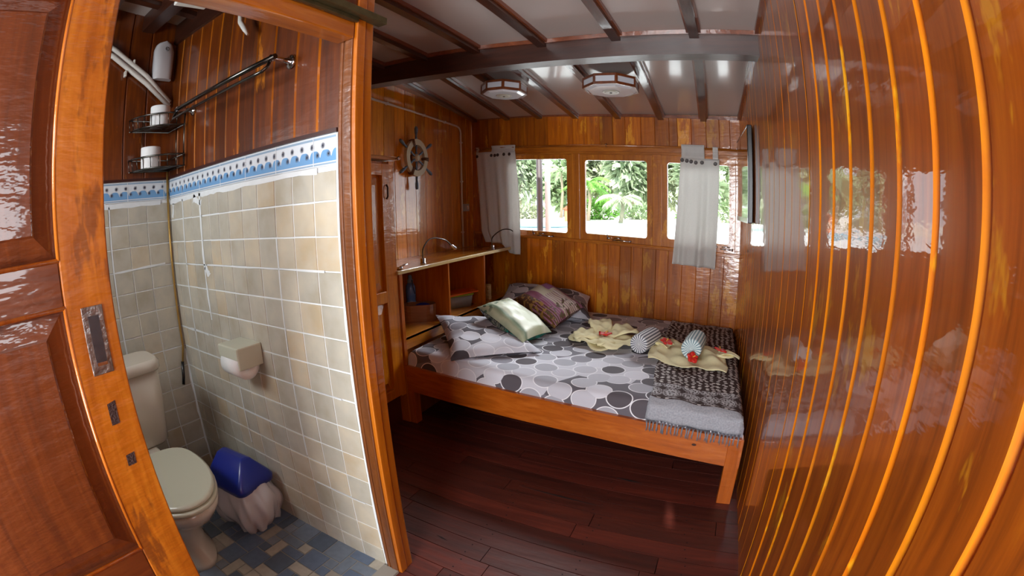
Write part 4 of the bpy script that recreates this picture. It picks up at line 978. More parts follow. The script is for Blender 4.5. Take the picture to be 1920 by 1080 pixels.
tme = bpy.data.meshes.new_from_object(tmp.evaluated_get(bpy.context.evaluated_depsgraph_get())); bpy.data.objects.remove(tmp); to = bpy.data.objects.new('lettering', tme); COL.objects.link(to); to.parent = bt
ang = math.atan2(-2.522, 1.975); to.matrix_local = Matrix.Rotation(ang, 4, 'Z') @ Matrix.Translation((.0372, 0, .10)) @ Matrix.Rotation(PI/2, 4, 'Z') @ Matrix.Rotation(PI/2, 4, 'X')
# tub with lid
td = math.atan2(.19, .104)
tb = thing('food_container', 'clear plastic tub with orange lid in the middle shelf compartment', 'container', (-1.85, 2.945, .553), td)
mb = MB(); L, Wd = .215, .15
def rr(L, Wd, r, n=4):
    pts = []
    for (cx, cy, s0) in ((L/2-r, Wd/2-r, 0), (-L/2+r, Wd/2-r, PI/2), (-L/2+r, -Wd/2+r, PI), (L/2-r, -Wd/2+r, 1.5*PI)):
        for k in range(n+1): a = s0+PI/2*k/n; pts.append((cx+r*math.cos(a), cy+r*math.sin(a)))
    return pts
a = rr(L*.9, Wd*.9, .02); b_ = rr(L, Wd, .02)
va = [mb.vert((x, y, 0)) for x, y in a]; vb = [mb.vert((x, y, .092)) for x, y in b_]
for k in range(len(a)): q = (k+1) % len(a); mb.face((va[k], va[q], vb[q], vb[k]), .5, 0, True)
mb.face(va[::-1]); mb.build('tub', plain('milky_plastic', S(190, 200, 205), .2, trans=.45), tb, solid=.002)
mb = MB(); mb.prism(rr(L+.014, Wd+.014, .022), .092, .104); mb.build('rim', plain('lime_rim', S(150, 190, 60), .3), tb)
mb = MB(); mb.prism(rr(L+.06, Wd+.03, .02), .106, .114, Matrix.Translation((.02, 0, 0)) @ Matrix.Rotation(-.05, 4, 'Y')); mb.build('lid', plain('orange_lid', S(224, 104, 40), .3), tb, bevel=.002)
t = thing('woven_block', 'small woven beige block at the mouth of the far shelf compartment', 'block', (-1.75, 3.28, .553), .6)
mb = MB(); mb.box(-.02, .02, -.025, .025, 0, .125)
for k in range(8):
    z = .006+k*.0155; mb.box(-.022, .022, -.027, .027, z, z+.011, k % 2)
mb.build('block_body', plain('woven_straw', S(186, 150, 100), .8, noise=.35, bscale=110, bump=.4), t, bevel=.002)
# ship wheel -----------------------------------------------------
wc = (XL+.045, 2.752, 1.708)
sw = thing('ship_wheel', 'decorative wooden ship wheel with blue-grey spokes on the left wall', 'ship wheel', wc)
sw.scale = (1, .94, 1)
BLU2 = plain('distressed_blue_paint', S(96, 118, 140), .55, noise=.45, bscale=70); CRM = plain('weathered_cream_paint', S(196, 184, 156), .6, noise=.15, bscale=50)
RX = Matrix.Rotation(PI/2, 4, 'Y')
mb = MB(); n = 48
for k in range(n):
    a0, a1 = 2*PI*k/n, 2*PI*(k+1)/n
    def q(r_, a, x): return (x, r_*math.cos(a), r_*math.sin(a))
    mb.hexa([q(.098, a0, -.012), q(.142, a0, -.012), q(.142, a1, -.012), q(.098, a1, -.012), q(.098, a0, .012), q(.142, a0, .012), q(.142, a1, .012), q(.098, a1, .012)])
mb.build('rim', CRM, sw)
for a in (2.0, -.04, 4.15):
    mb = MB()
    for k in range(4):
        aa = a+(k-1.5)*.055
        c = Vector((0, .12*math.cos(aa), .12*math.sin(aa))); rd = Vector((0, math.cos(aa), math.sin(aa)))
        mb.tube([c-rd*.026+Vector((-.016, 0, 0)), c+rd*.026+Vector((-.016, 0, 0)), c+rd*.026+Vector((.016, 0, 0)), c-rd*.026+Vector((.016, 0, 0))], .0036, 6, closed=True)
    mb.build('rope_wrap', plain('brown_rope', S(104, 66, 40), .8), sw)
for k in range(6):
    a = PI/2+k*PI/3; d = Vector((0, math.cos(a), math.sin(a))); mb = MB()
    mb.tube([d*.02, d*.035, d*.05, d*.075, d*.097], [.008, .010, .006, .009, .008], 10)
    mb.tube([d*.142, d*.152, d*.165, d*.195, d*.225, d*.240], [.007, .010, .007, .012, .013, .009], 10)
    mb.build('spoke', BLU2, sw)
mb = MB(); mb.lathe([(.03, -.016), (.032, .0), (.026, .016), (.014, .022)], 24, RX); mb.build('hub', CRM, sw)
mb = MB(); mb.lathe([(.03, -.045), (.03, -.014)], 16, RX); mb.build('wall_mount', plain('mount_wood', S(110, 56, 26), .5), sw)
# conduit and switch --------------------------------------------
cp = thing('cable_conduit', 'white surface conduit running along the left wall and down to the shelf', 'conduit', (XL+.014, 3.45, .965))
x = XL+.014; mb = MB(); pts = [(x, 1.02, 2.151), (x, 3.385, 2.040)]
for k in range(7): a = PI/2*k/6; pts.append((x, 3.392+.058*math.sin(a), 1.982+.055*math.cos(a)))
pts += [(x, 3.452, 1.9), (x, 3.456, .967)]
mb.tube(pts, .0085, 10); local(cp, mb).build('pipe', WHITEP, cp)
for (y, z) in ((2.45, 2.084), (2.9, 2.063), (3.2, 2.049)):
    mb = MB(); mb.box(XL+.001, XL+.025, y-.008, y+.008, z-.011, z+.011); local(cp, mb).build('clip', WHITEP, cp, bevel=.003)
for z in (1.9, 1.55, 1.1):
    mb = MB(); mb.box(XL+.001, XL+.025, 3.444, 3.466, z-.007, z+.007); local(cp, mb).build('clip', WHITEP, cp, bevel=.003)
s_ = thing('light_switch', 'small grey switch box on the conduit in the left corner', 'switch', (XL+.03, 3.505, 1.318))
mb = MB(); mb.box(-.024, .010, -.035, .035, -.033, .033); mb.build('box', plain('grey_switch', S(176, 170, 164), .4), s_, bevel=.004)
mb = MB(); mb.lathe([(.017, 0), (.017, .006), (.012, .008)], 16, Matrix.Translation((.010, 0, 0)) @ RX); mb.build('button', WHITEP, s_)
# curtain rod and curtains ---------------------------------------
def rp(x, off, z): return Vector(wpt(x, off, z))
rod = thing('curtain_rod', 'round wooden curtain rod above the windows', 'curtain rod', tuple(rp(-.9, .04, 1.80)))
mb = MB(); mb.tube([rp(-2.03, .045, 1.812), rp(.235, .045, 1.795)], .0075, 10); local(rod, mb).build('pole', wood('rod_wood', S(130, 64, 26), S(168, 92, 40), S(196, 122, 60), 'x', None, var=.05), rod)
for xx in (-2.0, -.79, .215):
    mb = MB(); mb.tube([rp(xx, .017, 1.808), rp(xx, .045, 1.808)], .008, 8); c = rp(xx, .045, 1.808-.004*(xx+2)/2.2)
    mb.tube([c+Vector((0, -.012*math.cos(a*PI/6), .014*math.sin(a*PI/6))) for a in range(12)], .0035, 6, closed=True); local(rod, mb).build('bracket', JAMB, rod)
def cloth_(nt, uv, b):
    n = nt.nodes.new('ShaderNodeTexNoise'); n.inputs['Scale'].default_value = 90; nt.links.new(uv, n.inputs['Vector'])
    return mix(nt, n.outputs['Fac'], S(214, 212, 208), S(232, 230, 226))
CURT = uvmat('grey_white_linen', cloth_, .9, (60, .15))
ntc = CURT.node_tree; bs = ntc.nodes['Principled BSDF']; tr = ntc.nodes.new('ShaderNodeBsdfTranslucent'); tr.inputs[0].default_value = (.8, .79, .76, 1)
mx = ntc.nodes.new('ShaderNodeMixShader'); mx.inputs[0].default_value = .3; ntc.links.new(bs.outputs[0], mx.inputs[1]); ntc.links.new(tr.outputs[0], mx.inputs[2]); ntc.links.new(mx.outputs[0], ntc.nodes['Material Output'].inputs[0])
BTN = plain('dark_wooden_button', S(56, 42, 38), .4)
def curtain(label, xl, xr_, ztop_, tabs, zbot, folds, buttons, seed):
    """xl/xr_: edge x as functions of v (0 bottom 1 top)"""
    t = thing('curtain', label, 'curtain', tuple(rp((xl(1)+xr_(1))/2, .05, ztop_)), group='linen tab-top curtains')
    def P(u, v, z0, z1):
        x = lerp(xl(v), xr_(v), u); amp = .016*(1-.85*v); off = .062+amp*sum(a*math.sin(f*u*2*PI+p+.5*v) for f, a, p in folds)
        z = lerp(z0, z1, v); return rp(x, max(.026, off), z)
    mb = MB(); mb.grid(lambda u, v: P(u, v, zbot(u), ztop_), 56, 40, uvf=lambda u, v: (u*.5, v*.8))
    for (u0, u1, zt) in tabs:
        mb.grid(lambda u, v: (lambda p: Vector((p.x, p.y+(.012*math.sin(PI*v/1.0) if v > .0 else 0), wz(p.x+.0, lerp(ztop_, zt, min(1, v)))+0)))(P(lerp(u0, u1, u), 1, ztop_, ztop_)), 14, 5)
        mb.grid(lambda u, v: (lambda p: p+Vector((0, .03*v, 0)))(Vector((P(lerp(u0, u1, u), 1, ztop_, ztop_).x, P(lerp(u0, u1, u), 1, ztop_, ztop_).y, wz(P(lerp(u0, u1, u), 1, 0, 0).x, zt-.02*v*v)))), 14, 3)
    local(t, mb).build('cloth', CURT, t, solid=.0015)
    for (u, dz) in buttons:
        p = P(u, .965, zbot(u), ztop_); q = rp(0, 1, 0)-rp(0, 0, 0)
        M = Matrix.Translation(p+nw*.003+Vector((0, 0, dz))) @ nw.to_track_quat('Z', 'Y').to_matrix().to_4x4()
        mb = MB(); mb.lathe([(.013, 0), (.0145, .003), (.012, .006), (.008, .0045), (.001, .0045)], 16, M); local(t, mb).build('button', BTN, t)
lin = lambda a, b: (lambda v: lerp(a, b, v))
curtain('left linen curtain hanging over the end of the bedside shelf', lambda v: lerp(-1.945, -2.005, v)+.03*math.sin(PI*(1-v))*0-.0+(.035*max(0, .12-v)/.12), lambda v: lerp(-1.565, -1.60, v)+.03*math.sin(PI*v)*.6, 1.772,
        [(0, .06, 1.815), (.40, .99, 1.825)], lambda u: .965-.07*(u > .55)*min(1, (u-.55)/.12)-.02*u, [(2, .5, 1.0), (3.5, .8, 2.2), (6, .35, 0)],
        [(.03, -.01), (.40, -.004), (.50, -.006), (.57, -.002), (.72, .004), (.86, .004)], 1)
curtain('right linen curtain hanging across the third window', lin(-.262, -.205), lin(.062, .082), 1.720,
        [(.02, .62, 1.818), (.83, .97, 1.808)], lambda u: .935-.006*u, [(2, .6, .6), (3, .9, 2.6), (5, .4, 1)],
        [(.05, .01), (.17, .006), (.28, .002), (.40, -.004), (.56, -.002), (.90, -.006)], 2)
# ceiling lamps ---------------------------------------------------
LF = wood('lamp_frame_wood', S(84, 38, 22), S(112, 54, 32), S(136, 72, 44), 'z', None, crough=.15, var=.1)
FRO = plain('frosted_lamp_glass', S(206, 210, 218), .35, coat=.3); LWH = plain('lamp_bottom_glass', S(224, 228, 234), .12, coat=.7)
def clamp_(x, y, zbot, R, label, rot=PI/8):
    R *= 1.13
    zt = min(zc(x-R*.6, y), zc(x+R, y), zc(x, y+R))-.028
    h = zt-zbot; t = thing('ceiling_lamp', label, 'ceiling lamp', (x, y, zt), rot); t.rotation_euler = (0, .045, rot)
    def oc(r): return [(r*math.cos(PI/4*k), r*math.sin(PI/4*k)) for k in range(8)]
    mb = MB(); 
    A = oc(R); B = oc(R*.97); n = 8
    def ring(r0, r1, z0, z1):
        a, b = oc(r0), oc(r1)
        for k in range(8):
            q = (k+1) % 8
            mb.hexa([(*b[k], z0), (*a[k], z0), (*a[q], z0), (*b[q], z0), (*b[k], z1), (*a[k], z1), (*a[q], z1), (*b[q], z1)])
    ring(R, R-.014, -.014, 0); ring(R, R-.014, -h, -h+.016)
    for k in range(8):
        c = Vector((*A[k], 0)); d = c.normalized(); e = Vector((-d.y, d.x, 0)); w_ = .009
        q = [c+e*w_-d*.004, c+d*.001, c-e*w_-d*.004, c-d*.014]
        mb.hexa([tuple(v.xy)+(-h,) for v in (q[0], q[3], q[2], q[1])]+[tuple(v.xy)+(0,) for v in (q[0], q[3], q[2], q[1])])
    mb.build('frame', LF, t)
    for k in range(8):
        a, b = oc(R-.007)[k], oc(R-.007)[(k+1) % 8]; mb = MB(); mb.quad((*a, -h+.012), (*b, -h+.012), (*b, -.010), (*a, -.010)); mb.build('side_glass', FRO, t, solid=.003)
    mb = MB(); a = oc(R-.012); b = oc(R-.035)
    va = [mb.vert((*p_, -h+.004)) for p_ in a]; vb = [mb.vert((*p_, -h-.008)) for p_ in b]; mb.face(vb[::-1])
    for k in range(8): q = (k+1) % 8; mb.face((va[q], va[k], vb[k], vb[q]))
    mb.build('bottom_glass', LWH, t)
    mb = MB(); mb.lathe([(.052, -h-.009), (.050, -h-.012), (.044, -h-.0095), (.036, -h-.0095), (.034, -h-.013), (.028, -h-.013)], 28); mb.lathe([(.028, -h-.0125), (.010, -h-.011), (.006, -h-.018), (.001, -h-.019)], 20, mat=1); mb.build('centre_boss', [plain('pale_ring', S(190, 186, 170), .35), plain('grey_boss', S(130, 128, 122), .3, metal=.5)], t)
clamp_(-1.262, 2.640, 2.058, .135, 'octagonal wood and frosted glass ceiling lamp, the one nearer the ship wheel')
clamp_(-.555, 2.610, 2.008, .150, 'octagonal wood and frosted glass ceiling lamp, the one nearer the right wall')
# television ------------------------------------------------------
tv = thing('television', 'flat black-framed television on the right wall near the windows', 'television', (xr(2.93), 2.93, 1.52), -math.atan(-.028)*0)
tv.rotation_euler = (0, 0, .028)
mb = MB(); mb.box(-.034, -.006, -.33, .33, -.275, .275); mb.build('casing', BLACK, tv, bevel=.004)
mb = MB(); mb.box(-.0355, -.034, -.315, .315, -.245, .262); mb.build('screen', plain('dark_screen', S(14, 16, 18), .03, coat=1, spec=1), tv)
for z0, z1 in ((.262, .270), (-.275, -.245)):  # lower strip models the window sill's reflection, upper strip is edge trim
    mb = MB(); mb.box(-.038, -.034, -.33, .33, z0, z1); mb.build('edge_and_sill_reflection', plain('silver_edge_and_reflection', S(150, 150, 152), .2, metal=.7), tv, bevel=.001)
mb = MB(); mb.box(-.0062, .003, -.12, .12, -.1, .1); mb.build('wall_bracket', BLACK, tv)

# ================================================================ BATHROOM THINGS
to = thing('toilet', 'cream white toilet with cistern and closed lid in the bathroom', 'toilet', (-1.66, .45, .007))
TY = .45
def tl(mb): return local(to, mb)
def egg(cx, hw, L, front, n=36, sq=2.3):
    pts = []
    for k in range(n):
        a = 2*PI*k/n; c, s_ = math.cos(a), math.sin(a)
        x = (front if c > 0 else L-front)*math.copysign(abs(c)**(2/(2.0 if c > 0 else 3.2)), c); y = hw*math.copysign(abs(s_)**(2/(2.1 if c > 0 else 2.8)), s_)
        pts.append((cx+x, TY+y))
    return pts
def loft(mb, rings, capb=True, capt=True):
    ids = [[mb.vert((x, y, z)) for x, y in r_] for r_, z in rings]; n = len(ids[0])
    for a, b in zip(ids, ids[1:]):
        for k in range(n): mb.face((a[k], a[(k+1) % n], b[(k+1) % n], b[k]), .5, 0, True)
    if capb: mb.face(ids[0][::-1])
    if capt: mb.face(ids[-1], .5, 0, False)
mb = MB()
loft(mb, [(egg(-1.80, .115, .50, .24), .0), (egg(-1.80, .115, .50, .24), .03), (egg(-1.81, .098, .46, .20), .07), (egg(-1.81, .095, .46, .21), .17), (egg(-1.79, .115, .46, .24), .24), (egg(-1.72, .158, .50, .30), .31), (egg(-1.70, .178, .52, .315), .355), (egg(-1.70, .182, .53, .32), .375), (egg(-1.70, .176, .52, .312), .385)])
tl(mb).build('bowl', PORC, to)
mb = MB(); loft(mb, [(egg(-1.70, .178, .50, .318), .386), (egg(-1.70, .185, .50, .325), .390), (egg(-1.70, .185, .50, .325), .400), (egg(-1.70, .180, .50, .320), .405)]); tl(mb).build('seat', PORCL, to)
mb = MB(); loft(mb, [(egg(-1.705, .176, .48, .312), .406), (egg(-1.705, .183, .49, .320), .411), (egg(-1.705, .182, .49, .319), .420), (egg(-1.705, .172, .48, .308), .427)]); tl(mb).build('lid', PORCL, to)
def tank(z): return None
mb = MB()
def rrect(x0, x1, y0, y1, r, n=6):
    pts = []
    for (cx, cy, s0) in ((x1-r, y1-r, 0), (x0+r, y1-r, PI/2), (x0+r, y0+r, PI), (x1-r, y0+r, 1.5*PI)):
        for k in range(n+1): a = s0+PI/2*k/n; pts.append((cx+r*math.cos(a), cy+r*math.sin(a)))
    return pts
loft(mb, [(rrect(-2.13, -1.985, .30, .61, .05), .400), (rrect(-2.145, -1.97, .285, .625, .06), .415), (rrect(-2.155, -1.95, .265, .645, .06), .60), (rrect(-2.16, -1.945, .262, .648, .06), .742)])
tl(mb).build('cistern', PORC, to)
mb = MB(); loft(mb, [(rrect(-2.165, -1.938, .255, .655, .06), .743), (rrect(-2.168, -1.932, .25, .66, .065), .750), (rrect(-2.168, -1.932, .25, .66, .065), .778), (rrect(-2.155, -1.945, .262, .648, .06), .792)]); tl(mb).build('cistern_lid', PORC, to)
mb = MB(); mb.box(-2.13, -1.93, .36, .54, .36, .402); tl(mb).build('hinge_block', PORC, to, bevel=.01)
mb = MB(); mb.box(-2.308, -2.15, .43, .47, .55, .57); tl(mb).build('supply_pipe', WHITEP, to)
# bin --------------------------------------------------------------
bn = thing('waste_bin', 'swing-top bathroom bin with blue lid and clear plastic liner', 'bin', (-1.70, .795, .007), .12)
mb = MB(); loft(mb, [(rrect(-.10, .10, -.08, .08, .03), 0), (rrect(-.125, .125, -.10, .10, .035), .245)], True, False); mb.build('bin_body', plain('grey_bin', S(120, 126, 144), .4), bn)
LB = plain('deep_blue_plastic', S(22, 42, 140), .3, coat=.2)
mb = MB(); loft(mb, [(rrect(-.134, .134, -.108, .108, .035), .222), (rrect(-.136, .136, -.110, .110, .035), .245), (rrect(-.126, .126, -.098, .098, .022), .262), (rrect(-.092, .092, -.030, .030, .012), .348), (rrect(-.080, .080, -.010, .010, .006), .358)]); mb.build('swing_lid', LB, bn)
mb = MB(); r = random.Random(6)
bag, nt, b = newmat('thin_clear_bag'); b.inputs['Base Color'].default_value = (.9, .9, .94, 1); b.inputs['Alpha'].default_value = .58; b.inputs['Roughness'].default_value = .2; b.inputs['Coat Weight'].default_value = .4
def bagp(u, v):
    a = 2*PI*u; c, s_ = math.cos(a), math.sin(a); k_ = min(1, v*3); sw_ = (.119+.035*math.sin(PI*(1-v))+k_*(.010*math.sin(7*a+3*v)+.007*math.sin(13*a-6*v)+.005*math.sin(23*a)))
    z = .240-.225*v+.012*math.sin(3*a+1)*v
    return Vector((math.copysign(abs(c)**.75, c)*sw_*1.10, math.copysign(abs(s_)**.75, s_)*(sw_-.02)*(1 if s_ < 0 else .9), max(.004, z)))
mb.grid(bagp, 64, 16, closeu=True); mb.build('liner', bag, bn)
# toilet paper holder ---------------------------------------------
ph = thing('toilet_roll_holder', 'cream ceramic toilet roll holder on the tiled bathroom wall', 'toilet roll holder', (-1.58, .935, .80))
def phb(name, *bs, bevel=.004):
    mb = MB()
    for q in bs: mb.box(*q)
    return local(ph, mb).build(name, CREAMP, ph, bevel=bevel)
phb('cover', (-1.655, -1.505, .822, .9375, .846, .856), (-1.655, -1.505, .818, .828, .808, .856)); phb('side_plate', (-1.513, -1.503, .82, .9375, .768, .856), bevel=.008); phb('side_plate', (-1.657, -1.647, .82, .9375, .768, .856), bevel=.008); phb('back_plate', (-1.655, -1.505, .930, .9375, .768, .856))
tp = thing('toilet_roll', 'white toilet roll hanging in the cream holder', 'toilet roll', (-1.58, .868, .778))
MX = Matrix.Rotation(PI/2, 4, 'Y')
mb = MB(); mb.lathe([(.02, -.064), (.056, -.064), (.056, .064), (.02, .064), (.02, -.064)], 36, MX); mb.build('roll', PAPER, tp)
mb = MB(); mb.tube([(-.066, 0, 0), (.066, 0, 0)], .012, 12); mb.build('spindle', WHITEP, tp)
# corner rack -------------------------------------------------------
rk = thing('corner_rack', 'two-tier chrome wire rack fixed in the bathroom corner', 'rack', (-2.30, .93, 1.60))
R = .225
def arc(r_, z, n=18, a0=-PI/2, a1=0): return [Vector((r_*math.cos(lerp(a0, a1, k/n)), r_*math.sin(lerp(a0, a1, k/n)), z)) for k in range(n+1)]
for z0 in (0.0, .195):
    mb = MB(); mb.tube(arc(R, z0+.058), .0042, 8); mb.tube(arc(R*.97, z0+.004), .003, 8); mb.tube([(.003, -R, z0+.004), (.003, 0, z0+.004), (R, 0, z0+.004)], .003, 8); mb.tube([(.003, -R, z0+.058), (.003, 0, z0+.058), (R, 0, z0+.058)], .003, 8)
    for k in range(9): a = -PI/2+PI/2*k/8; mb.tube([(R*math.cos(a), R*math.sin(a), z0+.058), (R*.97*math.cos(a), R*.97*math.sin(a), z0+.004)], .0022, 6)
    for k in range(1, 12):
        xx = R*k/12; mb.tube([(xx, -math.sqrt(max(0, (R*.96)**2-xx*xx)), z0+.004), (xx, -.002, z0+.004)], .0018, 6)
    mb.build('basket', STEELD if z0 == 0 else STEELD, rk)
for (a_, b_, z_, r_) in ((R-.004, -.003, .30, .004), (.12, -.003, .25, .0025), (.003, -.15, .25, .0025)):
    mb = MB(); mb.tube([(a_, b_, 0), (a_, b_, z_)], r_, 8); mb.build('upright', STEELD, rk)
for nm, lc, lb in (('a', (-2.185, .835, 1.801), 'white toilet roll in the upper basket of the corner rack'), ('b', (-2.20, .795, 1.606), 'white toilet roll in the lower basket of the corner rack')):
    t = thing('spare_toilet_roll', lb, 'toilet roll', lc); mb = MB(); mb.lathe([(.018, 0), (.050, 0), (.051, .004), (.051, .096), (.050, .10), (.018, .10), (.018, 0)], 32); mb.build('roll', PAPER, t)
# air freshener
t = thing('air_freshener', 'white plastic air freshener dispenser high on the bathroom wall', 'air freshener', (XBL+.004, .868, 2.07))
mb = MB()
def afp(u, v):
    a = 2*PI*u; w_ = .058*(1-.25*max(0, v-.75)/.25*1.2)*(.93+.07*v); 
    if v > .9: w_ *= math.sqrt(max(0, 1-((v-.9)/.1)**2))*.9+.1
    d_ = .055*(.75+.25*math.sin(PI*min(1, v+.15)))
    c, s_ = math.cos(a), math.sin(a); return Vector((max(0, math.copysign(abs(c)**.6, c))*d_, math.copysign(abs(s_)**.7, s_)*w_, v*.205))
mb.grid(afp, 32, 22, closeu=True); mb.face([mb.vert(afp(k/32, 0)) for k in range(32)][::-1]); mb.face([mb.vert(afp(k/32, 1)) for k in range(32)]); mb.build('housing', plain('light_grey_plastic', S(206, 204, 206), .35), t)
mb = MB(); mb.lathe([(.010, 0), (.012, .003), (.006, .004), (.004, .001)], 16, Matrix.Translation((.0545, 0, .155)) @ RX); mb.build('nozzle', plain('grey_nozzle', S(130, 128, 130), .4), t)
# pipes
pp = thing('water_pipes', 'pair of white pipes running diagonally down the bathroom wall', 'pipe', (XBL+.02, .75, 2.05))
for dz in (0, -.036):
    mb = MB(); pts = [(XBL+.018, .30, 2.335+dz), (XBL+.018, .585, 2.205+dz), (XBL+.018, .78, 2.085+dz), (XBL+.02, .925, 1.955+dz*.5)]
    mb.tube(pts, .0135, 12); local(pp, mb).build('pipe', WHITEP, pp)
for (y, z) in ((.70, 2.15), (.66, 2.09)):
    mb = MB(); mb.box(XBL-.0, XBL+.03, y-.006, y+.006, z-.018, z+.012); local(pp, mb).build('clip', WHITEP, pp, bevel=.003)
# towel rail
tr_ = thing('towel_rail', 'double dark chrome towel rail on the bathroom planks', 'towel rail', (-1.6, .94, 1.85))
for xx in (-1.245, -2.02):
    mb = MB(); MF = Matrix.Translation((xx, .9455, 1.852)) @ Matrix.Rotation(PI/2, 4, 'X')
    mb.lathe([(.026, 0), (.027, .004), (.020, .010), (.010, .014), (.009, .07), (.012, .075), (.011, .09)], 20, MF); local(tr_, mb).build('mount', CHROME, tr_)
mb = MB(); mb.tube([(-2.04, .862, 1.852), (-1.225, .862, 1.852)], .0095, 12); local(tr_, mb).build('rail', STEELD, tr_)
mb = MB(); mb.tube([(-2.03, .862, 1.846), (-2.03, .845, 1.815), (-2.0, .83, 1.80), (-1.30, .83, 1.80), (-1.262, .835, 1.803), (-1.25, .85, 1.82), (-1.25, .862, 1.85)], .006, 10); local(tr_, mb).build('lower_rail', STEELD, tr_)
# hose hook, ceiling bracket, corner tube
t = thing('shower_bracket', 'white plastic shower head bracket high on the bathroom planks', 'bracket', (-1.54, .935, 2.12))
mb = MB(); mb.box(-.03, .03, -.022, .006, .02, .06); mb.build('mount', WHITEP, t, bevel=.006)
mb = MB(); mb.tube([(.0, -.015, .05), (.0, -.04, .02), (.02, -.05, -.03), (.05, -.045, -.07), (.07, -.04, -.10)], [.012, .014, .012, .011, .005], 10); mb.build('arm', WHITEP, t)
t = thing('ceiling_bracket', 'white perforated bracket under the bathroom ceiling', 'bracket', (-1.46, .64, 2.10))
mb = MB(); mb.prism([(-.045, -.06), (.03, -.06), (.045, .06), (-.03, .06)], -.01, .004); mb.tube([(0, 0, 0), (0, 0, .22)], .008, 8); mb.build('plate', WHITEP, t, bevel=.003)
t = thing('corner_tube', 'thin brass-coloured tube down the tiled bathroom corner', 'tube', (-2.30, .93, .53))
mb = MB(); mb.tube([(-2.295, .925, 1.6), (-2.296, .925, 1.1), (-2.299, .922, .72), (-2.297, .90, .63)], .006, 8); local(t, mb).build('tube', plain('brass_tube', S(170, 134, 70), .35, metal=.5), t)
mb = MB(); mb.tube([(-2.297, .90, .64), (-2.296, .888, .56), (-2.297, .878, .52)], .009, 8); local(t, mb).build('end_cap', BLACK, t)

# ================================================================ OUTSIDE
def polar(px_az, d, z): a = math.radians(px_az); return (d*math.sin(a), d*math.cos(a), z)
mb = MB(); mb.quad((-400, 4.5, -.6), (400, 4.5, -.6), (400, 58, -.6), (-400, 58, -.6)); o = mb.build('water', plain('pale_shallow_water', S(236, 238, 236), .5, spec=.2)); o['kind'] = 'structure'
mb = MB(); mb.quad((-400, 58, -.55), (400, 58, -.55), (400, 400, .3), (-400, 400, .3)); o = mb.build('beach', plain('white_sand', S(244, 240, 228), .9)); o['kind'] = 'structure'
mb = MB(); pts = [(-8.5+4.2*math.cos(a*PI/12)*(1+.15*math.sin(a)), 46+4*math.sin(a*PI/12)) for a in range(24)]; mb.face([mb.vert((x, y, -.59)) for x, y in pts]); o = mb.build('water_shallows', plain('turquoise_water', S(176, 216, 208), .4)); o['kind'] = 'structure'
def leafmat(nm, c): return plain(nm, c, .7, noise=.35, bscale=3)
LG = [leafmat('pale_leaf', S(172, 188, 156)), leafmat('mid_leaf', S(148, 170, 128)), leafmat('bright_leaf', S(110, 166, 66)), leafmat('olive_leaf', S(160, 170, 138))]
BARK = plain('grey_bark', S(150, 138, 118), .9, noise=.3, bscale=8)
def crown(mb, c, rx, ry, rz, n, s_, seed, drop=0):
    r = random.Random(seed)
    for _ in range(n):
        while True:
            p = Vector((r.uniform(-1, 1), r.uniform(-1, 1), r.uniform(-1, 1)))
            if .35 < p.length < 1: break
        q = Vector((c[0]+p.x*rx, c[1]+p.y*ry, c[2]+p.z*rz)); d = (Vector((p.x, p.y, p.z*.4-drop))+Vector((r.uniform(-.6, .6), r.uniform(-.6, .6), r.uniform(-.6, .6)))).normalized()
        e = d.cross(Vector((r.random(), r.random(), 1))).normalized(); L = s_*r.uniform(.6, 1.5); w_ = L*.22
        a = [mb.vert(v) for v in (q, q+d*L*.5+e*w_, q+d*L, q+d*L*.5-e*w_)]; mb.face(a, r.random())
def tree(az, d, h, rx, label, seed, mat, n=900, drop=.3, name='leafy_tree', cat='tree', z0=0, leaf=1.0):
    x, y, _ = polar(az, d, 0); t = thing(name, label, cat, (x, y, z0)); mb = MB()
    for k in range(5):
        r = random.Random(seed*5+k); crown(mb, (r.uniform(-.5, .5)*rx, r.uniform(-.3, .3)*rx, h*(.38+.13*k)), rx*.62, rx*.5, h*.24, n//5, leaf, seed*9+k, drop)
    mb.build('foliage', LG[mat], t); mb = MB(); mb.tube([(0, 0, -.6), (.1, 0, h*.4), (-.1, .1, h*.75)], [.28, .2, .08], 8); mb.build('trunk', BARK, t)
tree(-9.6, 74, 12.5, 5.0, 'tall wispy green tree filling the middle window view', 1, 0, 2600, .5, leaf=1.7)
tree(-5.5, 86, 13, 5, 'leafy tree right of the tall wispy one, behind the middle window frame', 2, 3, 1800, .3, leaf=1.6)
tree(-1.2, 67, 9.5, 3.6, 'leafy tree seen left of the right curtain in the third window', 3, 0, 1700, .3, leaf=1.6)
tree(3.2, 84, 10, 4.4, 'green tree seen right of the right curtain in the third window', 4, 1, 1500, .2, leaf=1.4)
tree(-14.2, 92, 13, 5.4, 'pale tree at the left of the middle window view, behind the palm', 5, 3, 1700, .3, leaf=1.7)
tree(-18.2, 78, 8.5, 4, 'bushy tree below the large palm in the left window', 6, 1, 1500, .2, leaf=1.4)
tree(-23.8, 90, 14, 5.4, 'pale tree at the left edge of the left window, behind the post', 7, 0, 1900, .3, leaf=1.6)
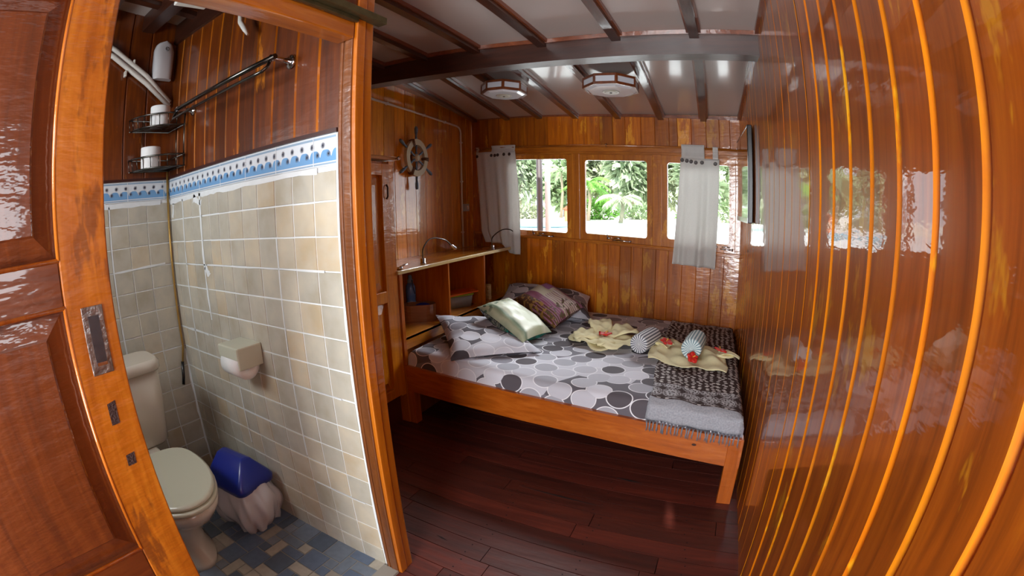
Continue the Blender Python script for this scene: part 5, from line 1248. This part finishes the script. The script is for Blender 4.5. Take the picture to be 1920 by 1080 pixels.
def palm(az, d, h, label, seed, fl=4.0, mat=1):
    x, y, _ = polar(az, d, 0); t = thing('palm_tree', label, 'palm tree', (x, y, 0)); r = random.Random(seed); mb = MB()
    mb.tube([(0, 0, -.6), (.3, 0, h*.5), (.1, 0, h)], [.25, .2, .17], 8); mb.build('trunk', BARK, t); mb = MB()
    for k in range(20):
        a = k*2.4+r.uniform(-.2, .2); el = r.uniform(.0, 1.2); L = fl*r.uniform(.8, 1.1); P = []
        for j in range(9):
            s_ = j/8; P.append(Vector((.1+L*s_*math.cos(a)*math.cos(el*(1-s_)), L*s_*math.sin(a)*math.cos(el*(1-s_)), h+L*(math.sin(el)*s_-.75*s_*s_))))
        for j in range(8):
            dd = (P[j+1]-P[j]).normalized(); e = dd.cross(Vector((0, 0, 1))).normalized(); w_ = .62*math.sin(PI*(j+.7)/9)
            for sd in (1, -1):
                for m_ in range(3):
                    q = P[j].lerp(P[j+1], m_/3); tip = q+e*sd*w_+dd*.4-Vector((0, 0, .35)); mb.face([mb.vert(v) for v in (q, q+dd*.17, tip)], r.random())
    mb.build('fronds', LG[mat], t)
palm(-18.7, 70, 6.6, 'large palm in the right part of the left window view', 1, 4.4)
palm(-15.3, 57, 4.0, 'small bright palm at the left side of the middle window view', 2, 3.4, 2)
palm(-11.2, 51, 2.0, 'low drooping palm in the centre of the middle window view', 3, 2.6, 3)
def hedge(az, d, w, h, label, seed, mat, n=900):
    x, y, _ = polar(az, d, 0); t = thing('bush', label, 'bush', (x, y, -.5)); mb = MB(); crown(mb, (0, 0, h*.45), w/2, 1.2, h*.55, n, .55, seed, -.2); mb.build('foliage', LG[mat], t)
hedge(-14.4, 62, 7.5, 2.5, 'bright green bush at the lower left of the middle window view', 1, 2, 1600); hedge(-8.6, 64, 6, 2.0, 'dull green undergrowth bush at the lower right of the middle window view', 2, 1, 900)
hedge(-1.5, 50, 4, 2.0, 'green bush low behind the right curtain in the third window', 3, 2, 900); hedge(3.4, 62, 5, 3, 'green bush at the far right of the third window', 4, 1, 800)
hedge(-22.6, 66, 6, 1.8, 'low pale bush left of the post in the left window', 5, 3, 900)
hx, hy, _ = polar(-17.35, 56, 0); t = thing('beach_hut', 'small orange brick hut at the right of the left window view', 'hut', (hx, hy, -.6))
mb = MB(); mb.box(-.7, .7, -.7, .7, 0, 1.5); mb.build('wall', plain('orange_brick', S(206, 120, 84), .8, noise=.2, bscale=6), t); mb = MB(); mb.prism([(-.95, 1.5), (.95, 1.5), (0, 2.1)], -.95, .95, Matrix.Rotation(PI/2, 4, 'X')); mb.build('roof', plain('brown_roof', S(150, 90, 66), .8), t); mb = MB(); mb.box(-.25, .25, -.73, -.70, .4, 1.1); mb.build('window', plain('pale_window', S(210, 190, 170), .5), t)
bx_, by_, _ = polar(-21, 40, 0); t = thing('boat', 'long low white boat with pale blue side moored off the beach', 'boat', (bx_, by_, -.6), .05)
mb = MB()
def hull(u, v):
    x = lerp(-4.5, 3.8, u); w_ = .7*(1-abs(2*u-1)**3); a = PI*v; return Vector((x, -w_*math.cos(a), .0+.42*(1-math.sin(a))+.25*abs(2*u-1)**3))
mb.grid(hull, 24, 10); mb.build('hull', plain('pale_blue_hull', S(150, 206, 222), .3), t); mb = MB(); mb.tube([(-4.4, -.1, .66), (-2.5, -.66, .48), (0, -.72, .44), (2.4, -.64, .48), (3.7, -.1, .66)], .05, 8); mb.build('gunwale', plain('pink_gunwale', S(210, 180, 176), .5), t)
def post(az, label, mat, r_):
    x, y, _ = polar(az, 4.75, 0); t = thing('awning_post', label, 'post', (x, y, -.6)); mb = MB(); mb.tube([(0, 0, 0), (0, 0, 3.4)], r_, 14); mb.build('pole', mat, t)
    mb = MB(); mb.box(-r_*1.3, r_*1.3, -r_*1.3, r_*1.3, 0, .05); mb.build('foot', mat, t)
post(-21.35, 'dark deck post outside the left window', plain('dark_post_paint', S(70, 62, 64), .5), .032)
post(-20.35, 'white deck post beside the dark one outside the left window', plain('white_post_paint', S(226, 226, 230), .4), .028)
mb = MB(); mb.box(-4.5, 1.5, 3.85, 5.2, -.9, -.6); o = mb.build('deck', plain('outer_deck', S(190, 180, 160), .7)); o['kind'] = 'structure'
